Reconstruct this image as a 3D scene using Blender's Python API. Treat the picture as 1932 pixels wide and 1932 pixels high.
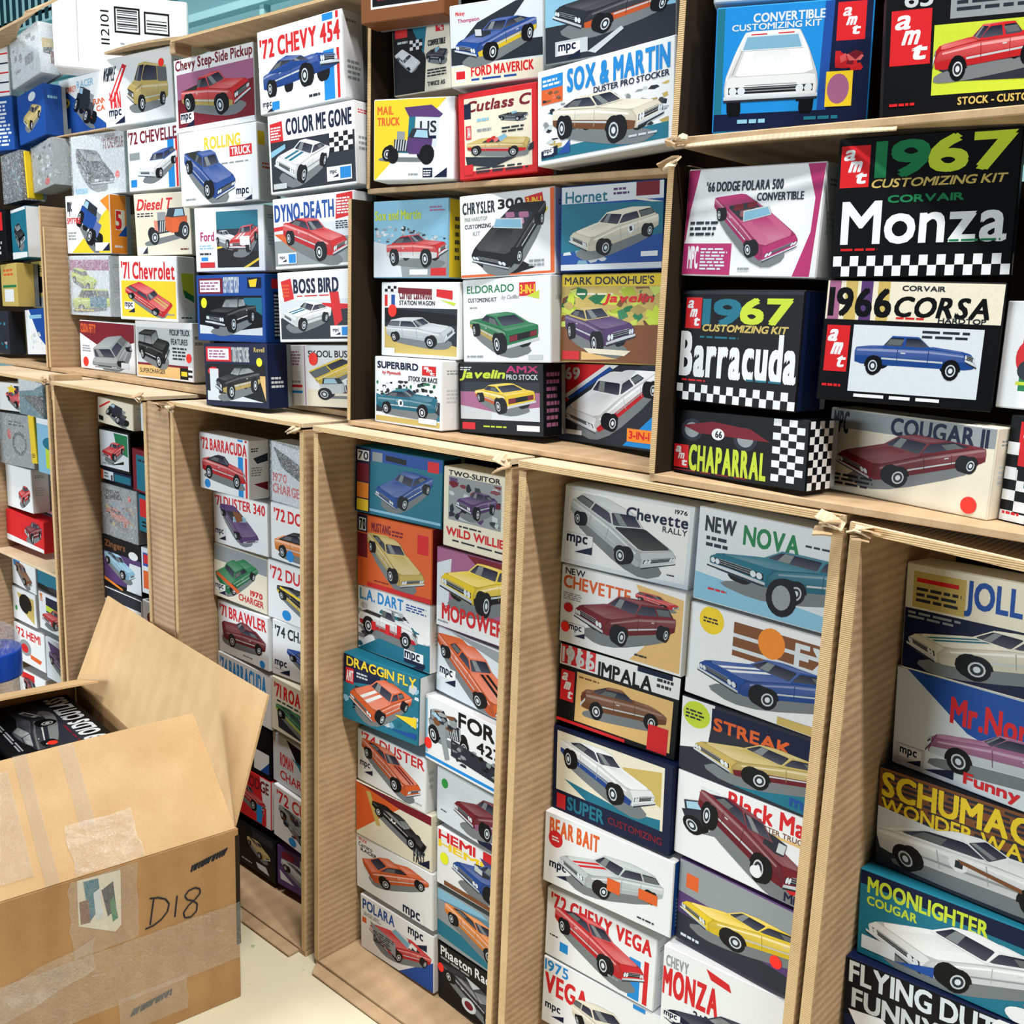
import bpy, math, random
from mathutils import Vector, Matrix
SC = bpy.context.scene
for o in list(bpy.data.objects): bpy.data.objects.remove(o)
COL = SC.collection
R = math.radians
# ---------------------------------------------------------------- camera
cam_data = bpy.data.cameras.new('camera'); cam = bpy.data.objects.new('camera', cam_data); COL.objects.link(cam)
cam_data.sensor_fit = 'HORIZONTAL'; cam_data.sensor_width = 36; cam_data.lens = 36.0; cam_data.clip_start = .02
_p, _r, _s = R(11.33), R(-2.15), R(41.8)
_h = Vector((-math.sin(_s), math.cos(_s), 0)); _rt = Vector((math.cos(_s), math.sin(_s), 0)); _up = Vector((0, 0, 1))
_f = _h*math.cos(_p) - _up*math.sin(_p); _u = _h*math.sin(_p) + _up*math.cos(_p)
_X = _rt*math.cos(_r) - _u*math.sin(_r); _U = _u*math.cos(_r) + _rt*math.sin(_r)
cam.matrix_world = Matrix(((_X.x, _U.x, -_f.x, 0), (_X.y, _U.y, -_f.y, -1.293), (_X.z, _U.z, -_f.z, 1.5), (0, 0, 0, 1)))
SC.camera = cam
# ---------------------------------------------------------------- light and exposure
wd = bpy.data.worlds.new('room_light'); SC.world = wd; wd.use_nodes = True
wd.node_tree.nodes['Background'].inputs[0].default_value = (.80, .88, 1, 1)
wd.node_tree.nodes['Background'].inputs[1].default_value = .045
def area_lamp(x, y, z, lx, ly, e, c=(1, .985, .95), rot=(0, 0, 0)):
    l = bpy.data.lights.new('tube_and_fill_light', 'AREA'); l.shape = 'RECTANGLE'; l.size = lx; l.size_y = ly; l.energy = e; l.color = c
    o = bpy.data.objects.new('tube_and_fill_light', l); COL.objects.link(o); o.location = (x, y, z); o.rotation_euler = rot
area_lamp(-.1, -.87, 4.5, 1.3, .15, 120, (1, .98, .95))
area_lamp(2.6, -.87, 4.5, 1.3, .15, 150, (1, .98, .95))
area_lamp(-3.2, -.87, 4.5, 1.3, .15, 85, (1, .98, .95))
area_lamp(-4.6, -6.0, 1.15, 3.4, 2.0, 300, (.86, .94, 1), rot=(R(90), 0, R(-28)))  # added fill lamp out of view, low at front left, brightens the kit fronts
SC.view_settings.view_transform = 'Standard'; SC.view_settings.look = 'None'; SC.view_settings.gamma = 1
SC.view_settings.use_curve_mapping = False; SC.view_settings.exposure = 0.24
# ---------------------------------------------------------------- colours and materials
PAL = dict(W='e6e9eb', C='e4dec9', K='04060b', G='8f9699', S='c3cacd', D='262b35', R='cf2228', M='741827', O='d9602a', Y='eecd2c',
  L='c3d63a', E='1f7a4c', T='1c6f86', B='1c4b9a', A='1b87d2', N='0c1738', P='55396f', U='a06488', I='b02a68', V='c7af62', H='7c4c2c',
  J='86bbd6', Z='d3dbe1', F='ec8a2a', X='dfb877')
def lin(h):
    v = [int(h[i:i+2], 16)/255 for i in (0, 2, 4)]
    return tuple((c/12.92 if c <= .04045 else ((c+.055)/1.055)**2.4) for c in v)
PL = {k: lin(v) for k, v in PAL.items()}
def shade(c, f):
    c = PL[c] if isinstance(c, str) else c
    if f <= 1: return tuple(v*f for v in c)
    g = (f-1)*(.22+.78*max(c))
    return tuple(v + (1-v)*g for v in c)
def material(name, rough=.5, spec=.5, col=None, attr=False, build=None):
    m = bpy.data.materials.new(name); m.use_nodes = True; nt = m.node_tree; b = nt.nodes['Principled BSDF']
    b.inputs['Roughness'].default_value = rough; b.inputs['Specular IOR Level'].default_value = spec
    if col: b.inputs['Base Color'].default_value = (*lin(col), 1)
    if attr:
        a = nt.nodes.new('ShaderNodeVertexColor'); a.layer_name = 'ink'
        nz = nt.nodes.new('ShaderNodeTexNoise'); nz.inputs['Scale'].default_value = 60; nz.inputs['Detail'].default_value = 5
        mr = nt.nodes.new('ShaderNodeMapRange'); mr.inputs['To Min'].default_value = .86; mr.inputs['To Max'].default_value = 1.06
        mx = nt.nodes.new('ShaderNodeVectorMath'); mx.operation = 'SCALE'
        nt.links.new(nz.outputs['Fac'], mr.inputs['Value']); nt.links.new(a.outputs['Color'], mx.inputs[0]); nt.links.new(mr.outputs[0], mx.inputs['Scale'])
        nt.links.new(mx.outputs[0], b.inputs['Base Color'])
    if build: build(nt, b)
    return m
def N(nt, t, **k):
    n = nt.nodes.new(t)
    for a, v in k.items():
        if a in n.inputs: n.inputs[a].default_value = v
        else: setattr(n, a, v)
    return n
def board(base, dark, scale, axis, amp=.25):
    def b(nt, p):
        tc = N(nt, 'ShaderNodeTexCoord'); mp = N(nt, 'ShaderNodeMapping'); nt.links.new(tc.outputs['Object'], mp.inputs[0])
        wv = N(nt, 'ShaderNodeTexWave', wave_type='BANDS', bands_direction=axis); wv.inputs['Scale'].default_value = scale; wv.inputs['Distortion'].default_value = .35; wv.inputs['Detail'].default_value = 2; wv.inputs['Detail Scale'].default_value = 1.5
        nz = N(nt, 'ShaderNodeTexNoise'); nz.inputs['Scale'].default_value = 7; nz.inputs['Detail'].default_value = 8; nz.inputs['Roughness'].default_value = .65
        fb = N(nt, 'ShaderNodeTexNoise'); fb.inputs['Scale'].default_value = 260; fb.inputs['Detail'].default_value = 3
        nt.links.new(mp.outputs[0], wv.inputs[0]); nt.links.new(mp.outputs[0], nz.inputs[0]); nt.links.new(mp.outputs[0], fb.inputs[0])
        a1 = N(nt, 'ShaderNodeMath', operation='MULTIPLY'); a1.inputs[1].default_value = amp; nt.links.new(wv.outputs['Fac'], a1.inputs[0])
        a2 = N(nt, 'ShaderNodeMath', operation='ADD'); nt.links.new(a1.outputs[0], a2.inputs[0])
        a3 = N(nt, 'ShaderNodeMath', operation='MULTIPLY_ADD'); a3.inputs[1].default_value = .35; nt.links.new(fb.outputs['Fac'], a3.inputs[0]); nt.links.new(nz.outputs['Fac'], a3.inputs[2])
        nt.links.new(a3.outputs[0], a2.inputs[1])
        cr = N(nt, 'ShaderNodeValToRGB'); nt.links.new(a2.outputs[0], cr.inputs[0])
        cr.color_ramp.elements[0].position = .35; cr.color_ramp.elements[0].color = (*lin(dark), 1); cr.color_ramp.elements[1].position = 1.0; cr.color_ramp.elements[1].color = (*lin(base), 1)
        nt.links.new(cr.outputs[0], p.inputs['Base Color'])
        bp = N(nt, 'ShaderNodeBump'); bp.inputs['Strength'].default_value = .35; bp.inputs['Distance'].default_value = .0015
        nt.links.new(wv.outputs['Fac'], bp.inputs['Height']); nt.links.new(bp.outputs[0], p.inputs['Normal'])
    return b
M_INK = material('printed_card', .5, .16, attr=True)
M_RIB = material('ribbed_cardboard', .9, .15, build=board('c4a785', '8a6f52', 20, 'Z', .17))
M_FLAT = material('brown_cardboard', .85, .2, build=board('cbae8a', 'a08463', 6, 'X', .12))
M_PALE = material('pale_cardboard', .85, .2, build=board('dfcdb0', 'bda27e', 40, 'X', .22))  # paler board for top panels, divider and torn bits
M_EDGE = material('corrugated_edge', .9, .15, build=board('d3b68a', '8a683f', 110, 'Z', .5))
M_DARK = material('inner_shade_and_dark_tape', .95, .1, col='2c231a')  # near-black: shade inside the cartons put into the colour; also dark tape
def film(name, haze, rough, bump):
    def b(nt, p):
        out = nt.nodes['Material Output']; tr = N(nt, 'ShaderNodeBsdfTransparent'); gl = N(nt, 'ShaderNodeBsdfGlossy'); gl.inputs['Roughness'].default_value = rough
        df = N(nt, 'ShaderNodeBsdfDiffuse'); df.inputs[0].default_value = (.85, .9, .93, 1)
        nz = N(nt, 'ShaderNodeTexNoise'); nz.inputs['Scale'].default_value = 22; nz.inputs['Detail'].default_value = 6; nz.inputs['Distortion'].default_value = 2.2
        bp = N(nt, 'ShaderNodeBump'); bp.inputs['Strength'].default_value = bump; bp.inputs['Distance'].default_value = .01; nt.links.new(nz.outputs['Fac'], bp.inputs['Height'])
        nt.links.new(bp.outputs[0], gl.inputs['Normal'])
        cr = N(nt, 'ShaderNodeMapRange'); cr.inputs['From Min'].default_value = .45; cr.inputs['From Max'].default_value = .75; cr.inputs['To Min'].default_value = haze*.25; cr.inputs['To Max'].default_value = min(1, haze*2.2)
        nt.links.new(nz.outputs['Fac'], cr.inputs['Value'])
        m1 = N(nt, 'ShaderNodeMixShader'); nt.links.new(cr.outputs[0], m1.inputs[0]); nt.links.new(tr.outputs[0], m1.inputs[1]); nt.links.new(df.outputs[0], m1.inputs[2])
        m2 = N(nt, 'ShaderNodeMixShader'); m2.inputs[0].default_value = .13; nt.links.new(m1.outputs[0], m2.inputs[1]); nt.links.new(gl.outputs[0], m2.inputs[2])
        nt.links.new(m2.outputs[0], out.inputs[0])
    return b
M_WRAP = material('shrink_wrap_film', build=film('w', .3, .16, .8))
M_TAPE = material('clear_packing_tape', build=film('t', .12, .2, .35))
# ---------------------------------------------------------------- objects
def link(name, me, parent=None, mat=None):
    o = bpy.data.objects.new(name, me); COL.objects.link(o)
    if parent: o.parent = parent
    if mat and me: me.materials.append(mat)
    return o
def mesh(name, vs, fs, cols=None):
    me = bpy.data.meshes.new(name); me.from_pydata(vs, [], fs)
    if cols:
        ca = me.color_attributes.new('ink', 'FLOAT_COLOR', 'CORNER')
        buf = []
        for f, c in zip(fs, cols):
            if len(c) == 6:
                zz = [vs[i][2] for i in f]; a, b = min(zz), max(zz); b = b-a or 1
                for z in zz: t = (z-a)/b; buf += [c[3]+(c[0]-c[3])*t, c[4]+(c[1]-c[4])*t, c[5]+(c[2]-c[5])*t, 1.0]
            else: buf += [c[0], c[1], c[2], 1.0]*len(f)
        ca.data.foreach_set('color', buf)
    return me
def tag(o, label=None, cat=None, group=None, kind=None):
    if label: o['label'] = label
    if cat: o['category'] = cat
    if group: o['group'] = group
    if kind: o['kind'] = kind
    return o
def empty(name, loc, rot=(0, 0, 0)):
    o = bpy.data.objects.new(name, None); COL.objects.link(o); o.location = loc; o.rotation_euler = rot; o.empty_display_size = .05
    return o
def cbox(x0, x1, y0, y1, z0, z1, b=.0012):
    """box with chamfered edges"""
    vs = []; idx = {}
    X = (x0, x1); Y = (y0, y1); Z = (z0, z1)
    b = min(b, (x1-x0)*.3, (y1-y0)*.3, (z1-z0)*.3)
    for i in (0, 1):
        for j in (0, 1):
            for k in (0, 1):
                s = [1 if t == 0 else -1 for t in (i, j, k)]; p = (X[i], Y[j], Z[k])
                for a in range(3):
                    q = [p[t] + (0 if t == a else s[t]*b) for t in range(3)]
                    idx[(i, j, k, a)] = len(vs); vs.append(q)
    fs = []
    g = lambda i, j, k, a: idx[(i, j, k, a)]
    for i in (0, 1):
        q = [g(i, 0, 0, 0), g(i, 1, 0, 0), g(i, 1, 1, 0), g(i, 0, 1, 0)]; fs.append(q if i else q[::-1])
        q = [g(0, i, 0, 1), g(1, i, 0, 1), g(1, i, 1, 1), g(0, i, 1, 1)]; fs.append(q[::-1] if i else q)
        q = [g(0, 0, i, 2), g(1, 0, i, 2), g(1, 1, i, 2), g(0, 1, i, 2)]; fs.append(q if i else q[::-1])
    for j in (0, 1):
        for k in (0, 1):
            q = [g(0, j, k, 1), g(1, j, k, 1), g(1, j, k, 2), g(0, j, k, 2)]; fs.append(q if j ^ k else q[::-1])
            q = [g(j, 0, k, 0), g(j, 1, k, 0), g(j, 1, k, 2), g(j, 0, k, 2)]; fs.append(q if not (j ^ k) else q[::-1])
            q = [g(j, k, 0, 0), g(j, k, 1, 0), g(j, k, 1, 1), g(j, k, 0, 1)]; fs.append(q if j ^ k else q[::-1])
    for i in (0, 1):
        for j in (0, 1):
            for k in (0, 1):
                t = [g(i, j, k, a) for a in range(3)]; fs.append(t if (i+j+k) % 2 else t[::-1])
    return vs, fs
def boxobj(name, x0, x1, y0, y1, z0, z1, mat, parent=None, b=.0015, col=None):
    vs, fs = cbox(x0, x1, y0, y1, z0, z1, b)
    return link(name, mesh(name, vs, fs, [col]*len(fs) if col else None), parent, mat)
# ---------------------------------------------------------------- lettering
GL = {}
def glyph(ch, wt=0):
    if (ch, wt) in GL: return GL[(ch, wt)]
    c = bpy.data.curves.new('g', 'FONT'); c.body = ch; c.size = 1; c.offset = 0; c.resolution_u = 3; c.fill_mode = 'FRONT'
    o = bpy.data.objects.new('g', c)
    me = bpy.data.meshes.new_from_object(o)
    vs = [(v.co.x, v.co.y) for v in me.vertices]; fs = [tuple(p.vertices) for p in me.polygons]
    if vs:
        x0 = min(v[0] for v in vs); x1 = max(v[0] for v in vs)
        vs = [(v[0]-x0, v[1]) for v in vs]; w = x1-x0
    else: w = .3
    bpy.data.objects.remove(o); bpy.data.curves.remove(c); bpy.data.meshes.remove(me)
    GL[(ch, wt)] = (vs, fs, w); return GL[(ch, wt)]
def textpolys(s, gap=.07, wt=0):
    V = []; F = []; x = 0
    for ch in s:
        if ch == ' ': x += .26; continue
        vs, fs, w = glyph(ch, wt); o = len(V)
        V += [(vx+x, vy) for vx, vy in vs]; F += [tuple(i+o for i in f) for f in fs]; x += w+gap
    return V, F
# ---------------------------------------------------------------- cars drawn for the printed pictures
def chaikin(p, n=1, q=.22):
    for _ in range(n):
        o = []
        for i in range(len(p)):
            a = p[i]; b = p[(i+1) % len(p)]
            o.append((a[0]+(b[0]-a[0])*q, a[1]+(b[1]-a[1])*q)); o.append((a[0]+(b[0]-a[0])*(1-q), a[1]+(b[1]-a[1])*(1-q)))
        p = o
    return p
STY = {  # rear glass base, roof rear, roof front, cowl, roof z, belt z, nose z, deck z, wheel r, half width
 'mus': (-.40, -.17, .00, .13, .275, .195, .175, .205, .072, .20), 'sed': (-.27, -.19, .03, .14, .275, .195, .18, .19, .066, .20),
 'con': (-.20, -.19, .05, .12, .20, .19, .175, .19, .066, .205), 'trk': (-.10, -.08, .06, .15, .32, .215, .20, .215, .082, .20),
 'wag': (-.48, -.40, .02, .14, .29, .20, .175, .20, .066, .20), 'van': (-.495, -.47, .20, .34, .42, .23, .20, .23, .07, .21),
 'rac': (-.30, -.12, .02, .17, .20, .14, .09, .15, .07, .23), 'box': (-.48, -.45, .08, .13, .36, .23, .22, .23, .085, .21), 'rod': (-.30, -.27, -.06, -.02, .33, .20, .20, .2, .09, .13)}
def hull(pts):
    pts = sorted(set(pts)); 
    def half(ps):
        h = []
        for p in ps:
            while len(h) > 1 and (h[-1][0]-h[-2][0])*(p[1]-h[-2][1])-(h[-1][1]-h[-2][1])*(p[0]-h[-2][0]) <= 0: h.pop()
            h.append(p)
        return h[:-1]
    return half(pts)+half(pts[::-1])
def car(style, az, el, roll, col, col2, fl):
    xb, xr, xf, xc, zr, zb, zn, zd, wr, hw = STY[style]
    az, el, ro = R(az), R(el), R(roll); out = []
    ca, sa, ce, se = math.cos(az), math.sin(az), math.cos(el), math.sin(el); D = 1.7
    def P(x, y, z):
        z = z*1.16-.12; y *= 1.06; X = x*ca - y*sa; Yv = x*sa + y*ca        # Yv toward the viewer
        z2 = z*ce - Yv*se*1; d = D - (Yv*ce + z*se); k = D/d; X *= k; z2 *= k
        return (X*math.cos(ro) - z2*math.sin(ro), X*math.sin(ro) + z2*math.cos(ro))
    def gr(c, a, b): c = PL[c] if isinstance(c, str) else c; return shade(c, a)+shade(c, b)
    def area(p): return sum(p[i][0]*p[(i+1) % len(p)][1]-p[(i+1) % len(p)][0]*p[i][1] for i in range(len(p)))
    def add(pts, c, sm=0, q=.22):
        p = [P(*v) for v in pts]; out.append((chaikin(p, sm, q) if sm else p, c))
    near = 1 if math.cos(az)*1 > 0 else -1      # side facing the viewer: +y maps to Yv = y*ca
    front = sa > 0
    Kc = shade(col, 1); zs = .075
    body = [(x, y, z) for (x, z) in ((-.5, .15), (-.49, zd), (xb, zd+.005), (xc, zb+.005), (.44, zn), (.5, zn-.03), (.495, .08), (-.495, .08)) for y in (-hw, hw)]
    lo, hi = .04, .05
    if 'x' not in fl: out.append((chaikin(hull([P(x*1.04, y*1.08, -.0) for x in (-.5, .5) for y in (-hw, hw)]), 2), shade('G', .62)))
    def wheel(x, s, side):
        y = side*hw*1.0; n = 14
        disc = lambda r, yy: [(x+r*math.cos(a*2*math.pi/n), yy, wr+r*math.sin(a*2*math.pi/n)) for a in range(n)]
        r = wr*s; t = [P(*v) for v in disc(r, y)]+[P(*v) for v in disc(r, y-side*.07)]
        out.append((hull(t), PL['K'])); 
        if side == near:
            add(disc(r*.62, y), PL['S']); add(disc(r*.48, y), shade('D', 1)); add(disc(r*.26, y), PL['Z'])
    wx = (-.33, .32); big = 1.18 if ('b' in fl or 'e' in fl) else 1
    side_on = abs(ca) > .2
    for x in wx: wheel(x, big if x < 0 else 1, -near)
    if style == 'rod':
        wheel(-.36, 1.45, -near)
        add([(-.45, -near*.02, .08), (.42, -near*.02, .09), (.42, near*.05, .12), (-.45, near*.05, .12)], shade(col2, .8))
        eng = [(x, y, z) for x in (.02, .25) for y in (-.08, .08) for z in (.12, .26)]
        out.append((hull([P(*v) for v in eng]), PL['D']))
        for i in range(5): add([(.04+i*.045, near*.085, .13), (.06+i*.045, near*.085, .13), (.05+i*.045, near*.12, .27), (.03+i*.045, near*.12, .27)], PL['S'])
        out.append((hull([P(x, y, z) for x in (.07, .2) for y in (-.06, .06) for z in (.27, .37)]), shade('G', 1)))
        add([(.27, -.09, .1), (.27, .09, .1), (.27, .09, .27), (.27, -.09, .27)], shade(col, 1.2))
        cab = [(x, y, z) for x in (-.42, -.02) for y in (-.13, .13) for z in (.1, .30)]
        out.append((hull([P(*v) for v in cab]), shade(col, .8)))
        add([(-.42, near*.13, .1), (-.02, near*.13, .1), (-.02, near*.13, .29), (-.42, near*.13, .29)], Kc)
        add([(-.02, -.13, .12), (-.02, .13, .12), (-.02, .13, .30), (-.02, -.13, .30)] if front else [(-.42, -.13, .12), (-.42, .13, .12), (-.42, .13, .30), (-.42, -.13, .30)], shade(col, .9))
        out.append((hull([P(x, y, z) for (x, z) in ((-.38, .3), (-.34, .42), (-.1, .42), (-.03, .3)) for y in (-.11, .11)]), shade('D', 1)))
        add([(-.34, near*.115, .31), (-.32, near*.105, .4), (-.13, near*.105, .4), (-.08, near*.115, .31)], shade('J', 1.2))
        add([(-.34, -.11, .42), (-.34, .11, .42), (-.1, .11, .42), (-.1, -.11, .42)], shade(col, 1.25))
        wheel(-.36, 1.45, near); wheel(.36, 1.0, near)
        return out
    if not side_on:
        for s in (-1, 1): add([(.46, s*hw*.98, 0), (.46, s*hw*.66, 0), (.46, s*hw*.66, .13), (.46, s*hw*.98, .13)], PL['K'], 1, .15)
    out.append((chaikin(hull([P(*v) for v in body]), 1, .12), shade(col, .62)))
    # top skin, side, ends
    topc = gr(col, 1.0, 1.22)
    add([(-.49, -hw*.95, zd), (-.49, hw*.95, zd), (xb, hw*.97, zd+.006), (xc, hw*.97, zb+.008), (.45, hw*.93, zn), (.45, -hw*.93, zn), (xc, -hw*.97, zb+.008), (xb, -hw*.97, zd+.006)], topc, 1, .12)
    if style != 'van': add([(xc+.02, -hw*.5, zb+.012), (.44, -hw*.42, zn+.004), (.44, hw*.42, zn+.004), (xc+.02, hw*.5, zb+.012)], gr(col, .88, 1.3), 1, .1)
    if 'h' in fl: add([(xc+.01, -hw*.9, zb+.013), (.45, -hw*.86, zn+.005), (.45, hw*.86, zn+.005), (xc+.01, hw*.9, zb+.013)], gr(col2, .9, 1.3), 1, .08)
    if style == 'trk': add([(-.48, -hw*.85, zd), (-.48, hw*.85, zd), (-.13, hw*.85, zd), (-.13, -hw*.85, zd)], shade('K', 1.1))
    if 's' in fl:
        for a, b in ((.1, .34), (-.34, -.1)):
            add([(xc+.02, hw*a, zb+.014), (.45, hw*a*.95, zn+.006), (.45, hw*b*.95, zn+.006), (xc+.02, hw*b, zb+.014)], PL[col2])
    y = near*hw
    sidep = [(-.5, y, .16), (-.49, y, zd-.004), (xb, y, zd+.002), (xc, y, zb), (.3, y, zb-.008), (.46, y, zn-.006), (.5, y, zn-.04), (.495, y, .09), (.42, y, zs), (-.43, y, zs), (-.495, y, .09)]
    add(sidep, gr(col, 1.12, .55), 1, .12)
    add([(-.495, y, .135), (.497, y, .125), (.49, y, .085), (.42, y, zs), (-.43, y, zs), (-.49, y, .09)], shade(PL[col2] if 'b' in fl else col, .72), 1, .1)
    add([(-.48, y, zd-.012), (xb, y, zd-.006), (xc, y, zb-.01), (.44, y, zn-.014), (.44, y, zn-.024), (xc, y, zb-.024), (-.48, y, zd-.026)], shade(col, 1.45))
    add([(-.26, y*1.005, .115), (.25, y*1.005, .11), (.25, y*1.005, .122), (-.26, y*1.005, .127)], shade('S', .9) if col != 'W' else PL['G'])
    for xs in (-.13, xc-.015): add([(xs, y*1.004, .09), (xs+.006, y*1.004, .09), (xs+.006, y*1.004, zb-.008), (xs, y*1.004, zb-.008)], shade(col, .45))
    add([(-.10, y*1.006, zb-.036), (-.06, y*1.006, zb-.036), (-.06, y*1.006, zb-.028), (-.10, y*1.006, zb-.028)], PL['S'])
    if front:
        x = .5
        add([(x, -hw*.97, zn-.035), (x-.04, -hw*.95, zn), (x-.04, hw*.95, zn), (x, hw*.97, zn-.035), (x, hw*.96, .09), (x, -hw*.96, .09)], shade(col, .9), 1, .08)
        add([(x+.004, -hw*.9, zn-.028), (x+.004, hw*.9, zn-.028), (x+.004, hw*.9, .118), (x+.004, -hw*.9, .118)], gr('D', .8, .3))
        for k in range(3):
            z = .128+k*.012; add([(x+.006, -hw*.55, z), (x+.006, hw*.55, z), (x+.006, hw*.55, z+.004), (x+.006, -hw*.55, z+.004)], PL['G'])
        for s in (-1, 1):
            for q in (.80, .62):
                add([(x+.008, s*hw*q+.018*math.cos(a*.785), (zn-.028+.118)/2+.018*math.sin(a*.785)) for a in range(8)], PL['Z'])
        add([(x+.015, -hw*1.0, .112), (x+.02, 0, .118), (x+.015, hw*1.0, .112), (x+.015, hw*1.0, .088), (x+.02, 0, .09), (x+.015, -hw*1.0, .088)], gr('Z', 1.05, .6))
        add([(x+.016, -hw*1.0, .098), (x+.016, hw*1.0, .098), (x+.016, hw*1.0, .088), (x+.016, -hw*1.0, .088)], PL['D'])
    else:
        x = -.5
        add([(x, -hw*.97, zd-.03), (x+.02, -hw*.95, zd), (x+.02, hw*.95, zd), (x, hw*.97, zd-.03), (x, hw*.96, .09), (x, -hw*.96, .09)], shade(col, .85), 1, .08)
        add([(x-.005, -hw*.85, zd-.03), (x-.005, hw*.85, zd-.03), (x-.005, hw*.85, .125), (x-.005, -hw*.85, .125)], PL['K'] if 'b' in fl else shade(col, .6))
        for s in (-1, 1): add([(x-.007, s*hw*.85, zd-.034), (x-.007, s*hw*.4, zd-.034), (x-.007, s*hw*.4, .13), (x-.007, s*hw*.85, .13)], PL['M'])
        add([(x-.015, -hw, .112), (x-.015, hw, .112), (x-.015, hw, .088), (x-.015, -hw, .088)], PL['S'])
    for xw in (wx if side_on else ()):
        n = 10; r = wr*1.16*(big if xw < 0 else 1)
        add([(xw+r*math.cos(math.pi*a/n), y*1.002, wr*.95+r*math.sin(math.pi*a/n)) for a in range(n+1)], PL['K'])
        wheel(xw, big if xw < 0 else 1, near)
    if 'n' in fl:
        add([(-.02+.05*math.cos(a*.628), y*1.01, .15+.042*math.sin(a*.628)) for a in range(10)], PL['W'])
        add([(-.04, y*1.012, .13), (.0, y*1.012, .13), (.01, y*1.012, .17), (-.03, y*1.012, .17)], PL['D'])
    if 'e' in fl:
        out.append((hull([P(a, b, c) for a in (.2, .32) for b in (-.06, .06) for c in (zb-.01, zb+.06)]), PL['D']))
        add([(.32, -.055, zb), (.32, .055, zb), (.32, .055, zb+.055), (.32, -.055, zb+.055)], PL['S'])
    # cabin
    if style == 'con':
        add([(-.22, -hw*.85, zb+.006), (-.22, hw*.85, zb+.006), (xc-.02, hw*.85, zb+.008), (xc-.02, -hw*.85, zb+.008)], shade('D', 1), 1, .1)
        sc = shade(col2, 1)
        for a in (-.14, -.01):
            for s in (-1, 1): out.append((hull([P(a+i, s*hw*.42+j, zb+k) for i in (0, .03) for j in (-.05, .05) for k in (.0, .045)]), shade(col2, .9 if a < -.1 else 1.2)))
        add([(xc, -hw*.85, zb+.01), (xc, hw*.85, zb+.01), (xc-.06, hw*.75, zb+.075), (xc-.06, -hw*.75, zb+.075)], PL['Z'] if col in 'WZSC' else PL['S'])
        add([(xc-.004, -hw*.8, zb+.014), (xc-.004, hw*.8, zb+.014), (xc-.055, hw*.7, zb+.068), (xc-.055, -hw*.7, zb+.068)], shade('J', .8))
        return out
    rc = col2 if 'r' in fl else col; h2 = hw*.90; h1 = hw*.72
    zt = zr
    g = [(xb, zd+.004, h2), (xr, zt, h1), (xf, zt, h1), (xc, zb+.006, h2)]
    out.append((chaikin(hull([P(x, s*h, z) for (x, z, h) in g for s in (-1, 1)]), 1, .1), shade(rc, .7)))
    gc = gr('N', .6, 1.25) if col not in 'KDN' else gr('G', .5, 1.2)
    # side glass
    def L(a, b, t, h=None): return a+(b-a)*t
    sx = [(L(xb, xr, .18), L(zd, zt, .18)), (L(xb, xr, .88), L(zd, zt, .86)), (L(xc, xf, .90), L(zb, zt, .86)), (L(xc, xf, .14), L(zb, zt, .16))]
    def hy(z): return near*(h2+(h1-h2)*max(0, min(1, (z-zb)/(zt-zb))))*1.004
    mid = (xr+xf)/2
    add([(x, hy(z), z) for x, z in ((xb, zd), (xr, zt), (xf, zt), (xc, zb))], shade(rc, .95))
    q = [(x, hy(z), z) for x, z in sx]; add(q, gc, 1, .08)
    if style in ('wag', 'van', 'sed', 'box'):
        add([(mid-.012, hy(zb), zb+.012), (mid+.012, hy(zb), zb+.012), (mid+.012, hy(zt), zt-.01), (mid-.012, hy(zt), zt-.01)], shade(rc, .9))
    add([(L(xb, xr, .5), hy(zb+.02), zb+.02), (mid-.03, hy(zb+.02), zb+.02), (mid, hy(zt-.02), zt-.022), (L(xb, xr, .8), hy(zt-.02), zt-.022)], shade('G', .42) if col not in 'KDN' else shade('S', .55))
    if front:
        add([(xc, -h2, zb+.006), (xc, h2, zb+.006), (xf, h1, zt), (xf, -h1, zt)], shade(rc, 1.1))
        add([(L(xc, xf, .1), -h2*.9, L(zb, zt, .12)), (L(xc, xf, .1), h2*.9, L(zb, zt, .12)), (L(xc, xf, .88), h1*.9, L(zb, zt, .88)), (L(xc, xf, .88), -h1*.9, L(zb, zt, .88))], gc, 1, .06)
        add([(L(xc, xf, .15), h2*.05, L(zb, zt, .15)), (L(xc, xf, .15), h2*.5, L(zb, zt, .15)), (L(xc, xf, .85), h1*.75, L(zb, zt, .85)), (L(xc, xf, .85), h1*.3, L(zb, zt, .85))], shade('G', .75))
    else:
        add([(xb, -h2, zd+.004), (xb, h2, zd+.004), (xr, h1, zt), (xr, -h1, zt)], shade(rc, 1.05))
        add([(L(xb, xr, .15), -h2*.82, L(zd, zt, .15)), (L(xb, xr, .15), h2*.82, L(zd, zt, .15)), (L(xb, xr, .85), h1*.85, L(zd, zt, .88)), (L(xb, xr, .85), -h1*.85, L(zd, zt, .88))], gc, 1, .06)
    add([(xr, -h1, zt), (xr, h1, zt), (xf, h1, zt), (xf, -h1, zt)], gr(rc, .95, 1.3), 1, .1)
    return out
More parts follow.
